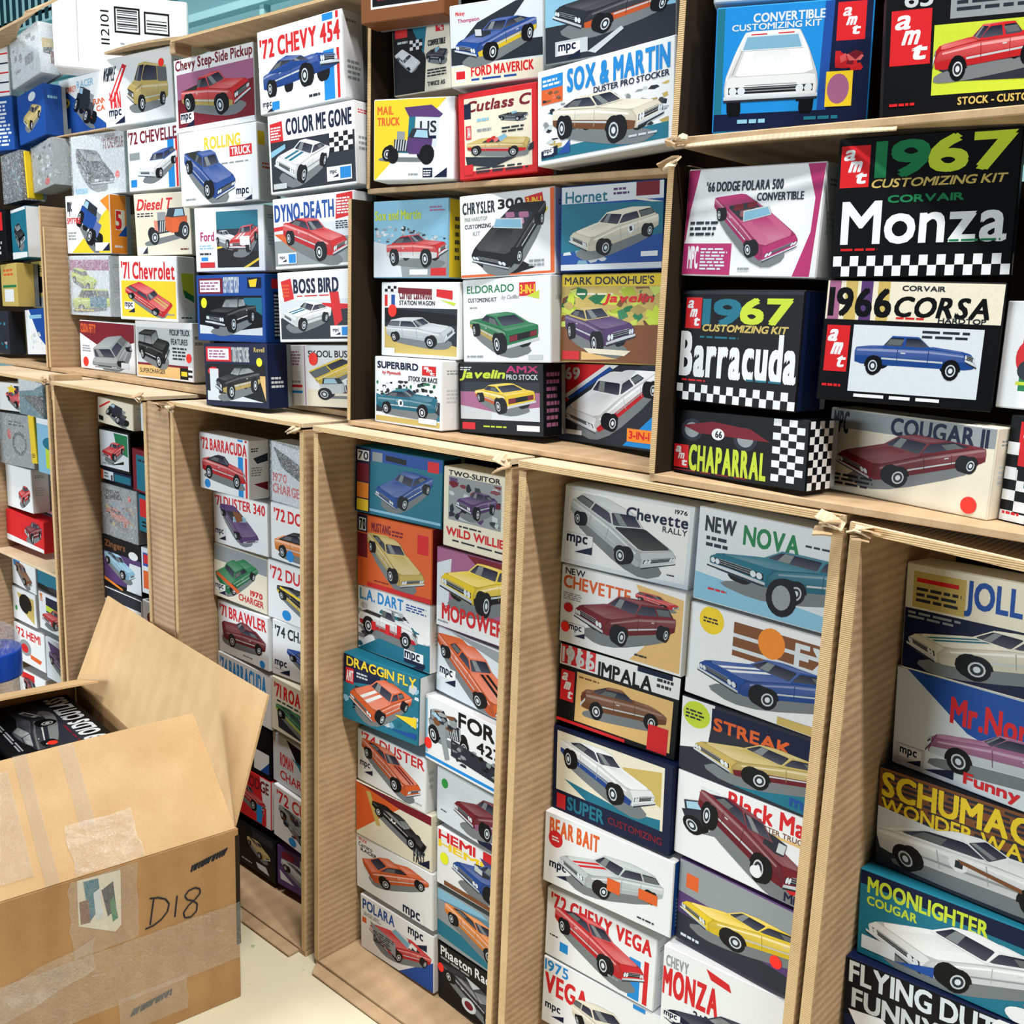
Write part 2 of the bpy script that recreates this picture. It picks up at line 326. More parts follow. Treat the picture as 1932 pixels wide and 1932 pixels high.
# ---------------------------------------------------------------- printed faces
STEP = 1e-5
class Print:
    """flat print layers on a w x h face; layers stand a few hundredths of a millimetre apart"""
    def __init__(s, w, h, place): s.w, s.h, s.place, s.n = w, h, place, 0; s.parts = {}
    def poly(s, part, pts, c, clip=True, st=1.0):
        s.n += st; off = 2e-4+s.n*STEP
        V, F, C = s.parts.setdefault(part, ([], [], []))
        o = len(V)
        if clip: pts = clip01(pts)
        if len(pts) < 3: return
        V += [s.place(u*s.w, (1-v)*s.h, off) for u, v in pts]; F.append(tuple(range(o, o+len(pts)))); C.append(c)
    def multi(s, part, vs, fs, c):
        s.n += 1; off = 2e-4+s.n*STEP; V, F, C = s.parts.setdefault(part, ([], [], [])); o = len(V)
        V += [s.place(min(1, max(0, u))*s.w, (1-min(1, max(0, v)))*s.h, off) for u, v in vs]; F += [tuple(i+o for i in f) for f in fs]; C += [c]*len(fs)
    def rect(s, part, x0, y0, x1, y1, c): s.poly(part, [(x0, y0), (x0, y1), (x1, y1), (x1, y0)], c)
    def text(s, part, t, x0, y0, x1, y1, c, shear=0):
        s.k = getattr(s, 'k', 0)+1; part = (part, s.k)
        V, F = textpolys(t)
        if not V: return
        st = ((y1-y0)*s.h/(max(v[1] for v in V)-min(v[1] for v in V)))/((x1-x0)*s.w/(max(v[0] for v in V)-min(v[0] for v in V)))
        wt = 0 if st < 1 else 1 if st < 1.35 else 2 if st < 1.8 else 3
        V, F = textpolys(t, .09+.03*wt)
        da, db = ((.016, .02), (.033, .022), (.048, .024), (.058, .024))[wt] if st > .75 else (.022, .036)
        a = min(v[0] for v in V); b = max(v[0] for v in V); d = min(v[1] for v in V); e = max(v[1] for v in V)
        k = math.tan(R(-shear))*(y1-y0)*s.h/s.w
        # heavy condensed lettering: the same letters again a little to each side, each on its own layer
        for dx, dy in ((-da, -db), (da, -db), (-da, db), (da, db))+(((0, 0),) if wt > 1 else ()):
            s.multi(part, [(x0+(v[0]+dx-a)/(b-a)*(x1-x0)+((v[1]-d)/(e-d)-.5)*k, y1-(v[1]+dy-d)/(e-d)*(y1-y0)) for v in V], F, c)
def clip01(p):
    for ax, lim, sg in ((0, 0, 1), (0, 1, -1), (1, 0, 1), (1, 1, -1)):
        o = []
        for i in range(len(p)):
            a, b = p[i], p[(i+1) % len(p)]; da, db = (a[ax]-lim)*sg, (b[ax]-lim)*sg
            if da >= 0: o.append(a)
            if (da >= 0) != (db >= 0):
                t = da/(da-db); o.append((a[0]+(b[0]-a[0])*t, a[1]+(b[1]-a[1])*t))
        p = o
        if len(p) < 3: return []
    return p
def ell(cx, cy, rx, ry, n=18): return [(cx+rx*math.cos(2*math.pi*i/n), cy+ry*math.sin(2*math.pi*i/n)) for i in range(n)]
def run_print(pr, spec, stickers, base='cover_print'):
    for cmd in spec.split(';'):
        a = cmd.split()
        if not a: continue
        f = lambda i, j: [float(v)/100 for v in a[i:j]]
        k = a[0]
        if k == 'r': pr.rect(base, *f(1, 5), PL[a[5]])
        elif k == 'e': pr.poly(base, ell(*f(1, 5)), PL[a[5]])
        elif k == 'p': pr.poly(base, [tuple(float(q)/100 for q in v.split(',')) for v in a[2:]], PL[a[1]])
        elif k == 't': pr.text('title_lettering', a[1].replace('_', ' '), *f(2, 6), PL[a[6]], float(a[7]) if len(a) > 7 else 0)
        elif k == 'l':
            x0, y0, x1, y1 = f(1, 5); n = int(a[5]); rg = random.Random(int(x0*977+y0*331+n)); hh = (y1-y0)/n
            for i in range(n):
                x = x0; e = x1-(x1-x0)*rg.random()*.25
                while x < e:
                    wd = min((x1-x0)*rg.uniform(.12, .34), e-x); pr.rect(base, x, y0+i*hh+hh*.18, x+wd, y0+i*hh+hh*.72, PL[a[6]]); x += wd+(x1-x0)*.05
        elif k == 'k':
            x0, y0, x1, y1 = f(1, 5); nx, ny = int(a[5]), int(a[6]); pr.rect(base, x0, y0, x1, y1, PL['K'])
            for i in range(nx):
                for j in range(ny):
                    if (i+j) % 2 == 0: pr.rect(base, x0+(x1-x0)*i/nx, y0+(y1-y0)*j/ny, x0+(x1-x0)*(i+1)/nx, y0+(y1-y0)*(j+1)/ny, PL['W'])
        elif k == 'n':
            x0, y0, x1, y1 = f(1, 5); n = int(a[5]); sz = float(a[6])/100; rg = random.Random(int(a[8]))
            for i in range(n):
                cx, cy = rg.uniform(x0, x1), rg.uniform(y0, y1); m = rg.randint(4, 6); a0 = rg.random()*6; sx, sy = sz*rg.uniform(.4, 1), sz*rg.uniform(.3, .8)
                pts = [(min(x1, max(x0, cx+sx*math.cos(a0+q*6.283/m)*rg.uniform(.5, 1))), min(y1, max(y0, cy+sy*math.sin(a0+q*6.283/m)*rg.uniform(.5, 1)))) for q in range(m)]
                pr.poly(base, pts, shade(rg.choice(a[7]), rg.uniform(.7, 1.15)), st=.4)
        elif k == 'a':
            x0, y0, x1, y1 = f(1, 5); pr.rect(base, x0, y0, x1, y1, PL['R']); w, h = x1-x0, y1-y0
            for i, ch in enumerate('amt'): pr.text('title_lettering', ch, x0+w*(.14+.2*i), y0+h*(.1+.28*i), x0+w*(.5+.2*i), y0+h*(.34+.28*i), PL['W'], -16)
        elif k == 'm':
            x, y, w = f(1, 4); h = w*pr.w/pr.h*.55; pr.rect(base, x, y, x+w, y+h*.8, PL['W']); pr.text('title_lettering', 'mpc', x+w*.04, y+h*.1, x+w*.8, y+h*.72, PL['N'])
            pr.poly(base, [(x+w*.35, y+h*1.1), (x+w, y+h*.62), (x+w, y+h*1.1)], PL['N'])
        elif k == 'c':
            st = a[1]; x0, y0, x1, y1 = f(2, 6); col = a[6]; az, el, ro = map(float, a[7:10]); c2 = a[10]; fl = a[11] if len(a) > 11 else ''
            L = car(st, az, el, ro, col, c2, fl)
            core = L[1:] if 'x' not in fl else L
            xs = [p[0] for q, _ in core for p in q]; ys = [p[1] for q, _ in core for p in q]
            a0, a1, b0, b1 = min(xs), max(xs), min(ys), max(ys)
            pr.k = getattr(pr, 'k', 0)+1
            for q, c in L: pr.poly(('car_picture', pr.k), [(x0+(p[0]-a0)/(a1-a0)*(x1-x0), y1-(p[1]-b0)/(b1-b0)*(y1-y0)) for p in q], c)
        elif k == 's': stickers.append((float(a[1])/100, float(a[2])/100, float(a[3])/100, a[4] if len(a) > 4 else 'R'))
def emit(pr, root, suffix=''):
    for nm, (V, F, C) in pr.parts.items():
        if isinstance(nm, tuple): nm = nm[0]
        if suffix: nm = suffix+nm.split('_')[-1]
        if F: link(nm, mesh(nm, V, F, C), root, M_INK)
STK = {'R': lin('ff3226'), 'Y': lin('e8ee2c'), 'E': lin('2f9a44')}
def model_kit(kid, label, bg, spec, side, flags, pose):
    x, y, z, yaw, tilt, w, h = pose; d = .07
    root = empty('model_kit_box', (x, y, z), (0, -R(tilt), R(yaw)))
    tag(root, label, 'kit box', 'model kit boxes on the wall of cartons')
    base = PL[bg]; sc = base
    vs, fs = cbox(0, w, 0, d*.8, 0, h, .0016); link('lid', mesh('lid', vs, fs, [shade(sc, .97)]*len(fs)), root, M_INK)
    vs, fs = cbox(.002, w-.002, d*.8, d, .002, h-.002, .001); link('tray', mesh('tray', vs, fs, [shade('G', .9)]*len(fs)), root, M_INK)
    st = []
    e = .0018
    pr = Print(w-2*e, h-2*e, lambda a, b, o: (a+e, -o, b+e)); pr.rect('cover_print', 0, 0, 1, 1, base); run_print(pr, spec, st); top = 2e-4+pr.n*STEP
    emit(pr, root)
    if not side and bg in 'WCZ': side = 'l 18 12 82 20 2 G;l 18 40 80 62 4 S'
    if side:
        pr = Print(d*.8-2*e, h-2*e, lambda a, b, o: (w+o, a+e, b+e)); s2 = []; pr.rect('side_print', 0, 0, 1, 1, base); run_print(pr, side, s2, 'side_print')
        emit(pr, root, 'side_')
    for cx, cy, r, c in st:
        rr = r*w*.62; V = []; n = 20; t = top+4e-4
        for yy in (-top-5e-5, -t): V += [(e+cx*(w-2*e)+rr*math.cos(6.2832*i/n), yy, h-e-cy*(h-2*e)+rr*math.sin(6.2832*i/n)) for i in range(n)]
        F = [tuple(range(n, 2*n))]+[(i, (i+1) % n, n+(i+1) % n, n+i) for i in range(n)]
        o = link('price_sticker', mesh('price_sticker', V, F, [STK[c]]*len(F)), root, M_INK)
        o['label'] = {'R': 'fluorescent red', 'Y': 'bright yellow', 'E': 'green'}[c]+' round price sticker'
    if 'w' in flags:
        rg = random.Random(len(label)*7+int(z*100)); nx, nz = 14, 9; V = []; F = []
        for j in range(nz+1):
            for i in range(nx+1): V.append((-.002+(w+.004)*i/nx, -top-.0018-.0035*rg.random()*(1 if 0 < i < nx and 0 < j < nz else 0), -.0+h*j/nz))
        for j in range(nz):
            for i in range(nx): q = j*(nx+1)+i; F.append((q, q+1, q+nx+2, q+nx+1))
        o0 = len(V); V += [(w+.0025, -top-.001, 0), (w+.0025, d, 0), (w+.0025, d, h), (w+.0025, -top-.001, h)]; F.append((o0, o0+1, o0+2, o0+3))
        me = mesh('shrink_wrap', V, F); 
        for p in me.polygons: p.use_smooth = True
        link('shrink_wrap', me, root, M_WRAP)
    return root
# ---------------------------------------------------------------- the room: floor and back wall
def floor_mat(nt, p):
    tc = N(nt, 'ShaderNodeTexCoord'); nz = N(nt, 'ShaderNodeTexNoise'); nz.inputs['Scale'].default_value = 1.6; nz.inputs['Detail'].default_value = 9
    sp = N(nt, 'ShaderNodeTexNoise'); sp.inputs['Scale'].default_value = 26; sp.inputs['Detail'].default_value = 2
    nt.links.new(tc.outputs['Object'], nz.inputs[0]); nt.links.new(tc.outputs['Object'], sp.inputs[0])
    cr = N(nt, 'ShaderNodeValToRGB'); nt.links.new(nz.outputs['Fac'], cr.inputs[0])
    cr.color_ramp.elements[0].color = (*lin('d6cfae'), 1); cr.color_ramp.elements[1].color = (*lin('ebe5cb'), 1); cr.color_ramp.elements[0].position = .3; cr.color_ramp.elements[1].position = .7
    s2 = N(nt, 'ShaderNodeValToRGB'); nt.links.new(sp.outputs['Fac'], s2.inputs[0]); s2.color_ramp.elements[0].position = .70; s2.color_ramp.elements[1].position = .76
    mx = N(nt, 'ShaderNodeMix', data_type='RGBA'); nt.links.new(s2.outputs[0], mx.inputs[0]); nt.links.new(cr.outputs[0], mx.inputs[6]); mx.inputs[7].default_value = (*lin('9fb07e'), 1)
    nt.links.new(mx.outputs[2], p.inputs['Base Color'])
M_FLOOR = material('painted_concrete', .55, .4, build=floor_mat)
M_TEAL = material('painted_metal_siding', .5, .4, col='9fd0d4')
M_TEALD = material('dark_teal_beam', .6, .4, col='4f9296')
M_SLOT = material('louvre_dark', .8, .2, col='123c44')
fl = link('floor', mesh('floor', [(-6.5, -1.5, 0), (1.2, -1.5, 0), (1.2, 1.34, 0), (-6.5, 1.34, 0)], [(0, 1, 2, 3)]), None, M_FLOOR); fl['kind'] = 'structure'
wb = empty('wall_back', (0, 1.3, 0)); wb['kind'] = 'structure'
boxobj('siding_sheet', -9, 1.2, 0, .04, 0, 3.6, M_TEAL, wb)
for i, (z, h, dp, m) in enumerate([(2.50, .035, .05, M_TEAL), (2.575, .012, .03, M_TEALD), (2.66, .03, .05, M_TEAL), (2.80, .055, .09, M_TEALD), (2.90, .02, .05, M_TEAL), (2.3, .03, .05, M_TEAL), (2.0, .03, .05, M_TEAL)]):
    boxobj('rail', -9, 1.2, -dp, 0, z-h/2, z+h/2, m, wb)
boxobj('louvre_frame', -7.2, -5.15, -.05, 0, 2.82, 3.3, M_TEAL, wb)
for i in range(26): boxobj('louvre_slot', -7.15+i*.077, -7.115+i*.077, -.055, -.045, 2.86, 3.26, M_SLOT, wb, b=.001)
for i, x in enumerate((-6.2, -4.9, -3.75, -2.4, -1.1, .2)): boxobj('seam', x, x+.03, -.03, 0, 2.0, 2.78, M_TEAL, wb)
# ---------------------------------------------------------------- cartons
def plate(name, pts, t, mat, parent, nx=1, bend=0.0):
    """thin sheet spanning four corners (a,b,c,d), t thick, bowed by bend along its normal"""
    a, b, c, d = [Vector(p) for p in pts]; n = (b-a).cross(d-a).normalized(); V = []; F = []
    for k in (0, 1):
        for j in (0, 1):
            for i in range(nx+1):
                u = i/nx; p = (a.lerp(b, u) if j == 0 else d.lerp(c, u)) + n*(bend*math.sin(math.pi*u)*(1 if j else .35)) + n*(-t*k); V.append(p)
    r = nx+1
    for i in range(nx):
        F.append((i, i+1, r+i+1, r+i)); F.append((2*r+i, 3*r+i, 3*r+i+1, 2*r+i+1))
        F.append((i, 2*r+i, 2*r+i+1, i+1)); F.append((r+i, r+i+1, 3*r+i+1, 3*r+i))
    F.append((0, r, 3*r, 2*r)); F.append((nx, 2*r+nx, 3*r+nx, r+nx))
    return link(name, mesh(name, V, F), parent, mat)
def crumple(root, x, y, z, s, seed):
    rg = random.Random(seed)
    for i in range(4):
        c = Vector((x+rg.uniform(-.016, .010)*s, y-.012+rg.uniform(-.008, .004), z+rg.uniform(-.02, .008)*s)); a = rg.uniform(-.5, .5); l = rg.uniform(.012, .022)*s; w = rg.uniform(.010, .017)*s
        d = Vector((math.cos(a), math.sin(a)*.5, rg.uniform(-.5, .4)))*l; e = Vector((rg.uniform(-.3, .3), .7, rg.uniform(-.4, .6)))*w
        plate('torn_paper', [c-d-e, c+d-e*.6, c+d*.8+e, c-d*1.1+e], .0025, M_FLAT if i % 2 else M_PALE, root, 2, .003)
def carton(label, x0, x1, y0, z0, z1, dep, t=.012, walls='lrtbk', lid=M_PALE, group=None, wl=None, dz=0.0):
    root = empty('open_carton', (x0, y0, z0)); tag(root, label, 'carton', group); W, H = x1-x0, z1-z0
    def cut(vertical, a, b, c, d): boxobj('cut_edge', a, b, -.0022, -.0002, c, d, M_EDGE, root, b=.0004)
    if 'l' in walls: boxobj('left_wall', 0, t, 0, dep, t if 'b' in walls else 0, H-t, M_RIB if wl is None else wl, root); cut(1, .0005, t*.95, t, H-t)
    if 'r' in walls: boxobj('right_wall', W-t, W, 0, dep, t if 'b' in walls else 0, H-t, M_RIB, root); cut(1, W-t*.95, W-.0005, t, H-t)
    if 't' in walls: plate('top_panel', [(0, -.004, H), (W, -.004, H-dz), (W, dep, H-dz), (0, dep, H)], t*.62, lid, root, 12, 0); plate('top_lip', [(.004, -.0065, H-.0005), (W-.004, -.0065, H-.0005-dz), (W-.004, -.0045, H-dz-.0005), (.004, -.0045, H-.0005)], t*.6, M_EDGE, root, 6, 0)
    if 'b' in walls: boxobj('bottom_panel', 0, W, 0, dep, 0, t, M_FLAT, root)
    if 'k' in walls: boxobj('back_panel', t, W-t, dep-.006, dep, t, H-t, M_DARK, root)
    return root
LOW = 'tall brown cartons along the floor'
lows = [carton('far left tall open carton, its kits over a cardboard divider', -3.56, -2.95, 0, 0, 1.245, .38, .014, group=LOW),
 carton('tall open carton behind the raised brown flap', -2.925, -2.400, 0, 0, 1.245, .38, .014, group=LOW),
 carton('tall open carton partly hidden by the flapped floor carton', -2.282, -1.747, 0, 0, 1.245, .38, .014, group=LOW),
 carton('tall open carton holding the jutting yellow-lettered kit', -1.712, -1.158, 0, 0, 1.245, .38, .016, group=LOW),
 carton('tall open carton holding the silver hatchback kit', -1.142, -.560, 0, 0, 1.245, .38, .018, group=LOW),
 carton('rightmost tall open carton, cut off by the right frame edge', -.552, .05, 0, 0, 1.238, .38, .018, group=LOW, dz=.035)]
# folded flap of the second carton facing the room, floor flaps, torn corners
A, B, Cc, D, E = lows[1:]
plate('side_flap', [(.527, .002, .0), (.640, -.004, .0), (.640, -.004, 1.235), (.527, .002, 1.235)], .006, M_RIB, A, 4, .004)
for r_, w_ in ((A, .5), (B, .51), (Cc, .53), (D, .55)):
    plate('bottom_flap', [(.01, -.002, .006), (w_, -.002, .006), (w_, -.03, .004), (.03, -.03, .004)], .004, M_FLAT, r_, 2, 0)
crumple(A, .512, .0, 1.245, .7, 3); crumple(A, .61, .0, 1.235, .7, 8); crumple(B, .52, .0, 1.24, .8, 4); crumple(Cc, .54, .0, 1.24, .8, 5); crumple(D, .565, .0, 1.235, .9, 6)
crumple(lows[0], .60, .01, 1.25, 0.62, 7); crumple(B, .025, 0, 1.235, .7, 12); crumple(E, .03, 0, 1.23, .8, 13)
boxobj('post_corner_block', .600, .632, .006, .09, 1.19, 1.262, M_FLAT, lows[0])
# upper cartons
UP = 'open cartons stacked above the tall ones'
carton('mid-height open carton at far left above the divider carton', -5.6, -3.272, .145, 1.2475, 1.76, .40, .010, walls='rbk', group=UP)
carton('mid-height open carton holding the yellow hot rod kit, its left side torn', -3.262, -1.682, .145, 1.2475, 1.7, .40, .012, walls='lbk', group=UP)
tl = carton('upper open carton at the top left corner, its lid bowed', -5.6, -3.5, .12, 1.765, 2.15, .50, .010, walls='k', group=UP)
plate('top_panel', [(.9, 0, .44), (2.57, 0, .535), (2.29, .025, .545), (.9, .45, .49)], .007, M_FLAT, tl, 12, -.01)
t2 = carton('upper open carton above the stepside pickup kit, lid seen from below', -2.385, -1.682, .09, 1.72, 2.096, .42, .010, walls='tk', group=UP, lid=M_FLAT, dz=.0) ; boxobj('corner_post', -.012, .012, .0, .045, .345, .372, M_RIB, t2)
carton('mid-height open carton holding the green coupe kit', -1.672, -.905, .055, 1.2475, 1.708, .40, .010, walls='lbk', group=UP, wl=M_DARK)  # this and the next left walls: deep shade painted as near-black board
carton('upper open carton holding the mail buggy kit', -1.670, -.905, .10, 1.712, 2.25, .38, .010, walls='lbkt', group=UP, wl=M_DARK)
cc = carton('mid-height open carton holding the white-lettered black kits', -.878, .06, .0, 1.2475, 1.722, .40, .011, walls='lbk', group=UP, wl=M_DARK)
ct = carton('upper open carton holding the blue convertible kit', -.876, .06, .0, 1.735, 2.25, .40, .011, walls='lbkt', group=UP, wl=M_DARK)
crumple(ct, .02, 0, .005, 0.62, 21); crumple(cc, .01, 0, .47, 0.62, 22)
plate('frayed_lip', [(.012, -.005, -.004), (.33, -.004, -.005), (.33, -.001, -.001), (.012, -.001, .0)], .002, M_PALE, ct, 10, .005)
# lid flap arcing over the wheelstanding van kit
lf = plate('lid_flap', [(-2.92, .19, 2.155), (-2.40, .13, 2.115), (-2.40, .45, 2.17), (-2.92, .45, 2.19)], .006, M_FLAT, None, 10, .02); tag(lf, 'loose brown carton flap bowed over the red-dot van kit', 'cardboard flap')
sh = boxobj('cardboard_divider', -3.545, -2.966, .05, .36, .626, .634, M_PALE); tag(sh, 'thin pale cardboard divider sheet across the far left tall carton', 'cardboard sheet')
sh = boxobj('cardboard_sheet', -3.42, -2.9, .24, .5, 1.967, 1.972, M_FLAT); tag(sh, 'brown cardboard sheet under the blue and white funny car kit', 'cardboard sheet')
# white shipping carton with printed number
def white_carton():
    r = empty('shipping_carton', (-3.230, .190, 2.175), (0, 0, R(58))); tag(r, 'white shipping carton printed 112101 with two outlined barcodes, on top at left', 'carton')
    W, H = .385, .20
    link('carton_body', mesh('b', *cbox(0, W, 0, .12, -.02, H, .004)), r, M_WHITE)
    def ink(name, fn):
        pr = Print(W, H, lambda a, b, o: (a, -o, b)); fn(pr)
        for V, F, C in pr.parts.values(): link(name, mesh(name, V, F, C), r, M_INK)
    def num(p):
        V, F = textpolys('112101', .14); b = max(v[0] for v in V)
        p.multi('x', [(.41-v[1]*.09, .72-v[0]/b*.48) for v in V], F, PL['K'])
    ink('printed_number', num)
    def bars(p):
        for x0, x1, y0, y1, n in ((.45, .64, .17, .54, 9), (.67, .86, .20, .52, 6)):
            p.rect('x', x0, y0, x1, y1, PL['K']); p.rect('x', x0+.012, y0+.03, x1-.012, y1-.03, PL['W'])
            for i in range(n):
                if n == 6 and i < 2: continue
                t = .07*(i+1); p.rect('x', x0+.02, y0+.04+i*(y1-y0-.08)/n, x1-.02, y0+.04+i*(y1-y0-.08)/n+(.012 if i % 3 else .024), PL['D'] if n == 9 else PL['K'])
        for i in range(3): p.rect('x', .49+i*.004, .68+i*.06, .52, .70+i*.06, PL['G'])
    ink('printed_barcode', bars)
    ink('fold_crease', lambda p: p.rect('x', .175, 0, .182, 1, PL['S']))
M_WHITE = material('white_carton_card', .7, .3, col='f3f5f8')
white_carton()
# ---------------------------------------------------------------- floor carton with raised flaps
fc = empty('flapped_carton', (-1.734, -.182, 0), (0, 0, R(172))); tag(fc, 'open brown carton on the floor marked D18, flaps raised, tape on its end', 'carton')
LX, WY, HZ, T = 1.06, .52, .40, .006
M_D18 = material('kraft_cardboard', .75, .3, build=board('b68f60', '946e45', 5, 'Y', .1))
M_FLAP = material('kraft_inner_cardboard', .9, .15, build=board('d9ba8d', 'bd9a6c', 4, 'X', .1))
boxobj('end_wall', 0, T, 0, WY, 0, HZ, M_D18, fc); boxobj('end_wall', LX-T, LX, 0, WY, 0, HZ, M_D18, fc)
boxobj('side_wall', T, LX-T, 0, T, 0, HZ, M_D18, fc); boxobj('side_wall', T, LX-T, WY-T, WY, 0, HZ, M_D18, fc); boxobj('base', T, LX-T, T, WY-T, .001, T, M_DARK, fc)
def flap(pts, bend=0, nx=8, t=.005): return plate('flap', pts, t, M_FLAP, fc, nx, bend)
c72, s72 = math.cos(R(72)), math.sin(R(72))
flap([(.012, -.001, HZ), (LX-.01, -.001, HZ), (LX-.035, -.26*math.cos(R(70)), HZ+.26*math.sin(R(70))), (0.0, -.29*math.cos(R(75)), HZ+.29*math.sin(R(75)))], -.006)
c45 = math.sqrt(.5)
flap([(.002, WY-.004, HZ+.001), (.002, .006, HZ+.001), (.002+.275*c45, .012, HZ+.275*c45), (.002+.265*c45, WY-.01, HZ+.265*c45)], .004)
flap([(LX, .008, HZ), (LX, WY-.008, HZ), (LX-.22, WY-.014, HZ+.066), (LX-.22, .010, HZ+.067)], .003)
flap([(LX-.01, WY, HZ), (.01, WY, HZ), (.02, WY+.22, HZ-.14), (LX-.02, WY+.22, HZ-.14)], .003)
def end_print(name, polys, mat=None, off=.0006):
    for i, (pts, c) in enumerate(polys):
        V = [(-off-i*3e-5, y, z) for y, z in pts]; o = link(name, mesh(name, V, [tuple(range(len(V)))], [c]), fc, mat or M_INK)
        yield o
def stroke(pts, w):
    out = []
    for a, b in zip(pts, pts[1:]):
        dx, dz = b[0]-a[0], b[1]-a[1]; l = math.hypot(dx, dz) or 1; nx, nz = -dz/l*w, dx/l*w
        out.append([(a[0]+nx, a[1]+nz), (b[0]+nx, b[1]+nz), (b[0]-nx, b[1]-nz), (a[0]-nx, a[1]-nz)])
    return out
V = []; F = []; n = 0
pen = [[(.184, .305), (.193, .25)], [(.192, .308), (.175, .304), (.160, .295), (.153, .282), (.157, .266), (.170, .253), (.186, .246), (.203, .244)], [(.136, .294), (.142, .248)],
  [(.088, .292), (.098, .298), (.112, .296), (.120, .287), (.115, .277), (.103, .270), (.094, .260), (.096, .244), (.108, .235), (.121, .238), (.124, .250), (.113, .263), (.098, .272), (.087, .282), (.088, .292)]]
for s in pen:
    for q in stroke(s, .0017): V += [(-.0012-n*1e-5, y, z) for y, z in q]; F.append(tuple(range(4*n, 4*n+4))); n += 1
o = link('handwritten_mark', mesh('handwritten_mark', V, F, [shade('D', .8)]*n), fc, M_INK); o['label'] = 'pencilled D18 on the carton end'
rg = random.Random(4)
for (y0, z0), (y1, z1), tag_ in (((.107, .343), (.032, .357), 'a'), ((.236, .068), (.160, .080), 'b')):
    V = []; F = []
    for i in range(16):
        t = i/15; y = y0+(y1-y0)*t; z = z0+(z1-z0)*t
        for q in stroke([(y+rg.uniform(-.004, .004), z-.007), (y-.006, z+.007)], .0022): V += [(-.0009-i*1e-5, a, b) for a, b in q]; F.append(tuple(range(4*i, 4*i+4)))
    link('pen_scribble', mesh('pen_scribble', V, F, [shade('D', .7)]*16), fc, M_INK)
V = [(-.0008, y, z) for y, z in ((.329, .396), (.247, .391), (.25, .272), (.262, .262), (.33, .30))]
link('taped_label', mesh('taped_label', V, [(0, 1, 2, 3, 4)], [shade('C', .9)]), fc, M_INK)
for i, (c, q) in enumerate((('T', [(.318, .39), (.29, .388), (.285, .33), (.31, .30)]), ('H', [(.327, .35), (.31, .35), (.308, .30), (.326, .302)]), ('D', [(.285, .36), (.262, .372), (.258, .31), (.275, .30)]), ('Z', [(.30, .36), (.288, .366), (.283, .30), (.297, .30)]), ('E', [(.27, .33), (.262, .34), (.255, .29), (.266, .285)]))):
    link('label_patch', mesh('label_patch', [(-.00095-i*3e-5, y, z) for y, z in q], [(0, 1, 2, 3)], [shade(c, .9)]), fc, M_INK)
def tape(y0, y1, z0, z1, nx, nz, amp, seed, x=-.0018, shear=0):
    rg = random.Random(seed); V = []; F = []
    for j in range(nz+1):
        for i in range(nx+1): V.append((x-amp*rg.random(), y0+(y1-y0)*i/nx+rg.uniform(-1, 1)*amp, z0+(z1-z0)*j/nz+shear*i/nx))
    for j in range(nz):
        for i in range(nx): q = j*(nx+1)+i; F.append((q, q+1, q+nx+2, q+nx+1))
    link('packing_tape', mesh('packing_tape', V, F), fc, M_TAPE)
tape(.215, .345, .235, .398, 9, 8, .004, 1); tape(-.001, .50, .10, .232, 24, 6, .0035, 2, shear=-.0); tape(.30, .50, .20, .27, 8, 3, .008, 5, shear=-.05); tape(.12, .26, .03, .11, 8, 3, .003, 6)
# tape on the leaning front flap
for k, (ya, yb, u0, u1, am, sd) in enumerate(((.20, .33, .0, .38, .006, 7), (.27, .30, .35, 1, .0006, 8), (.36, .385, 0, 1, .0006, 9), (.40, .46, .1, .9, .0008, 10))):
    rg = random.Random(sd); V = []; F = []; nx, nz = 7, 7
    for j in range(nz+1):
        for i in range(nx+1):
            u = (u0+(u1-u0)*j/nz)*.268; y = ya+(yb-ya)*i/nx; V.append((.002+u*c45-.005-am*rg.random()*.7, y+rg.uniform(-1, 1)*am*.5, HZ+u*c45+.005+am*rg.random()*.7))
    for j in range(nz):
        for i in range(nx): q = j*(nx+1)+i; F.append((q, q+1, q+nx+2, q+nx+1))
    link('packing_tape', mesh('packing_tape', V, F), fc, M_TAPE)
boxobj('corner_tape', -.0015, .003, -.0015, .008, .13, .385, M_DARK, fc, b=.0005)
# ---------------------------------------------------------------- blue-labelled jug beside the floor carton
def lathe(name, prof, mat, parent, n=28):
    V = []; F = []
    for r, z in prof: V += [(r*math.cos(6.28318*i/n), r*math.sin(6.28318*i/n), z) for i in range(n)]
    for k in range(len(prof)-1):
        for i in range(n): F.append((k*n+i, k*n+(i+1) % n, (k+1)*n+(i+1) % n, (k+1)*n+i))
    F.append(tuple(range(n))[::-1]); F.append(tuple((len(prof)-1)*n+i for i in range(n)))
    me = mesh(name, V, F)
    for p in me.polygons: p.use_smooth = True
    return link(name, me, parent, mat)
M_CLEAR = material('clear_plastic', .12, .5, build=film('j', .18, .08, .05)); M_BLUE = material('blue_label_film', .3, .5, col='1450c8'); M_LBL = material('white_label_film', .4, .5, col='e9f2ff')
jg = empty('plastic_jug', (-3.215, -.118, 0)); tag(jg, 'clear plastic jug with a bright blue label at the left frame edge', 'jug')
lathe('jug_body', [(.09, .002), (.098, .02), (.098, .35), (.097, .43), (.088, .455), (.06, .475), (.033, .485)], M_CLEAR, jg)
lathe('cap', [(.030, .487), (.032, .49), (.032, .507), (.028, .51)], M_BLUE, jg)
lathe('blue_label', [(.0992, .315), (.0998, .32), (.0998, .395), (.099, .40)], M_BLUE, jg)
V = []; F = []
for j in (0, 1):
    for i in range(7): a = R(-58+i*6); V.append((.1008*math.cos(a), .1008*math.sin(a), .335+.03*j))
for i in range(6): F.append((i, i+1, 8+i, 7+i))
link('white_label', mesh('white_label', V, F), jg, M_LBL)

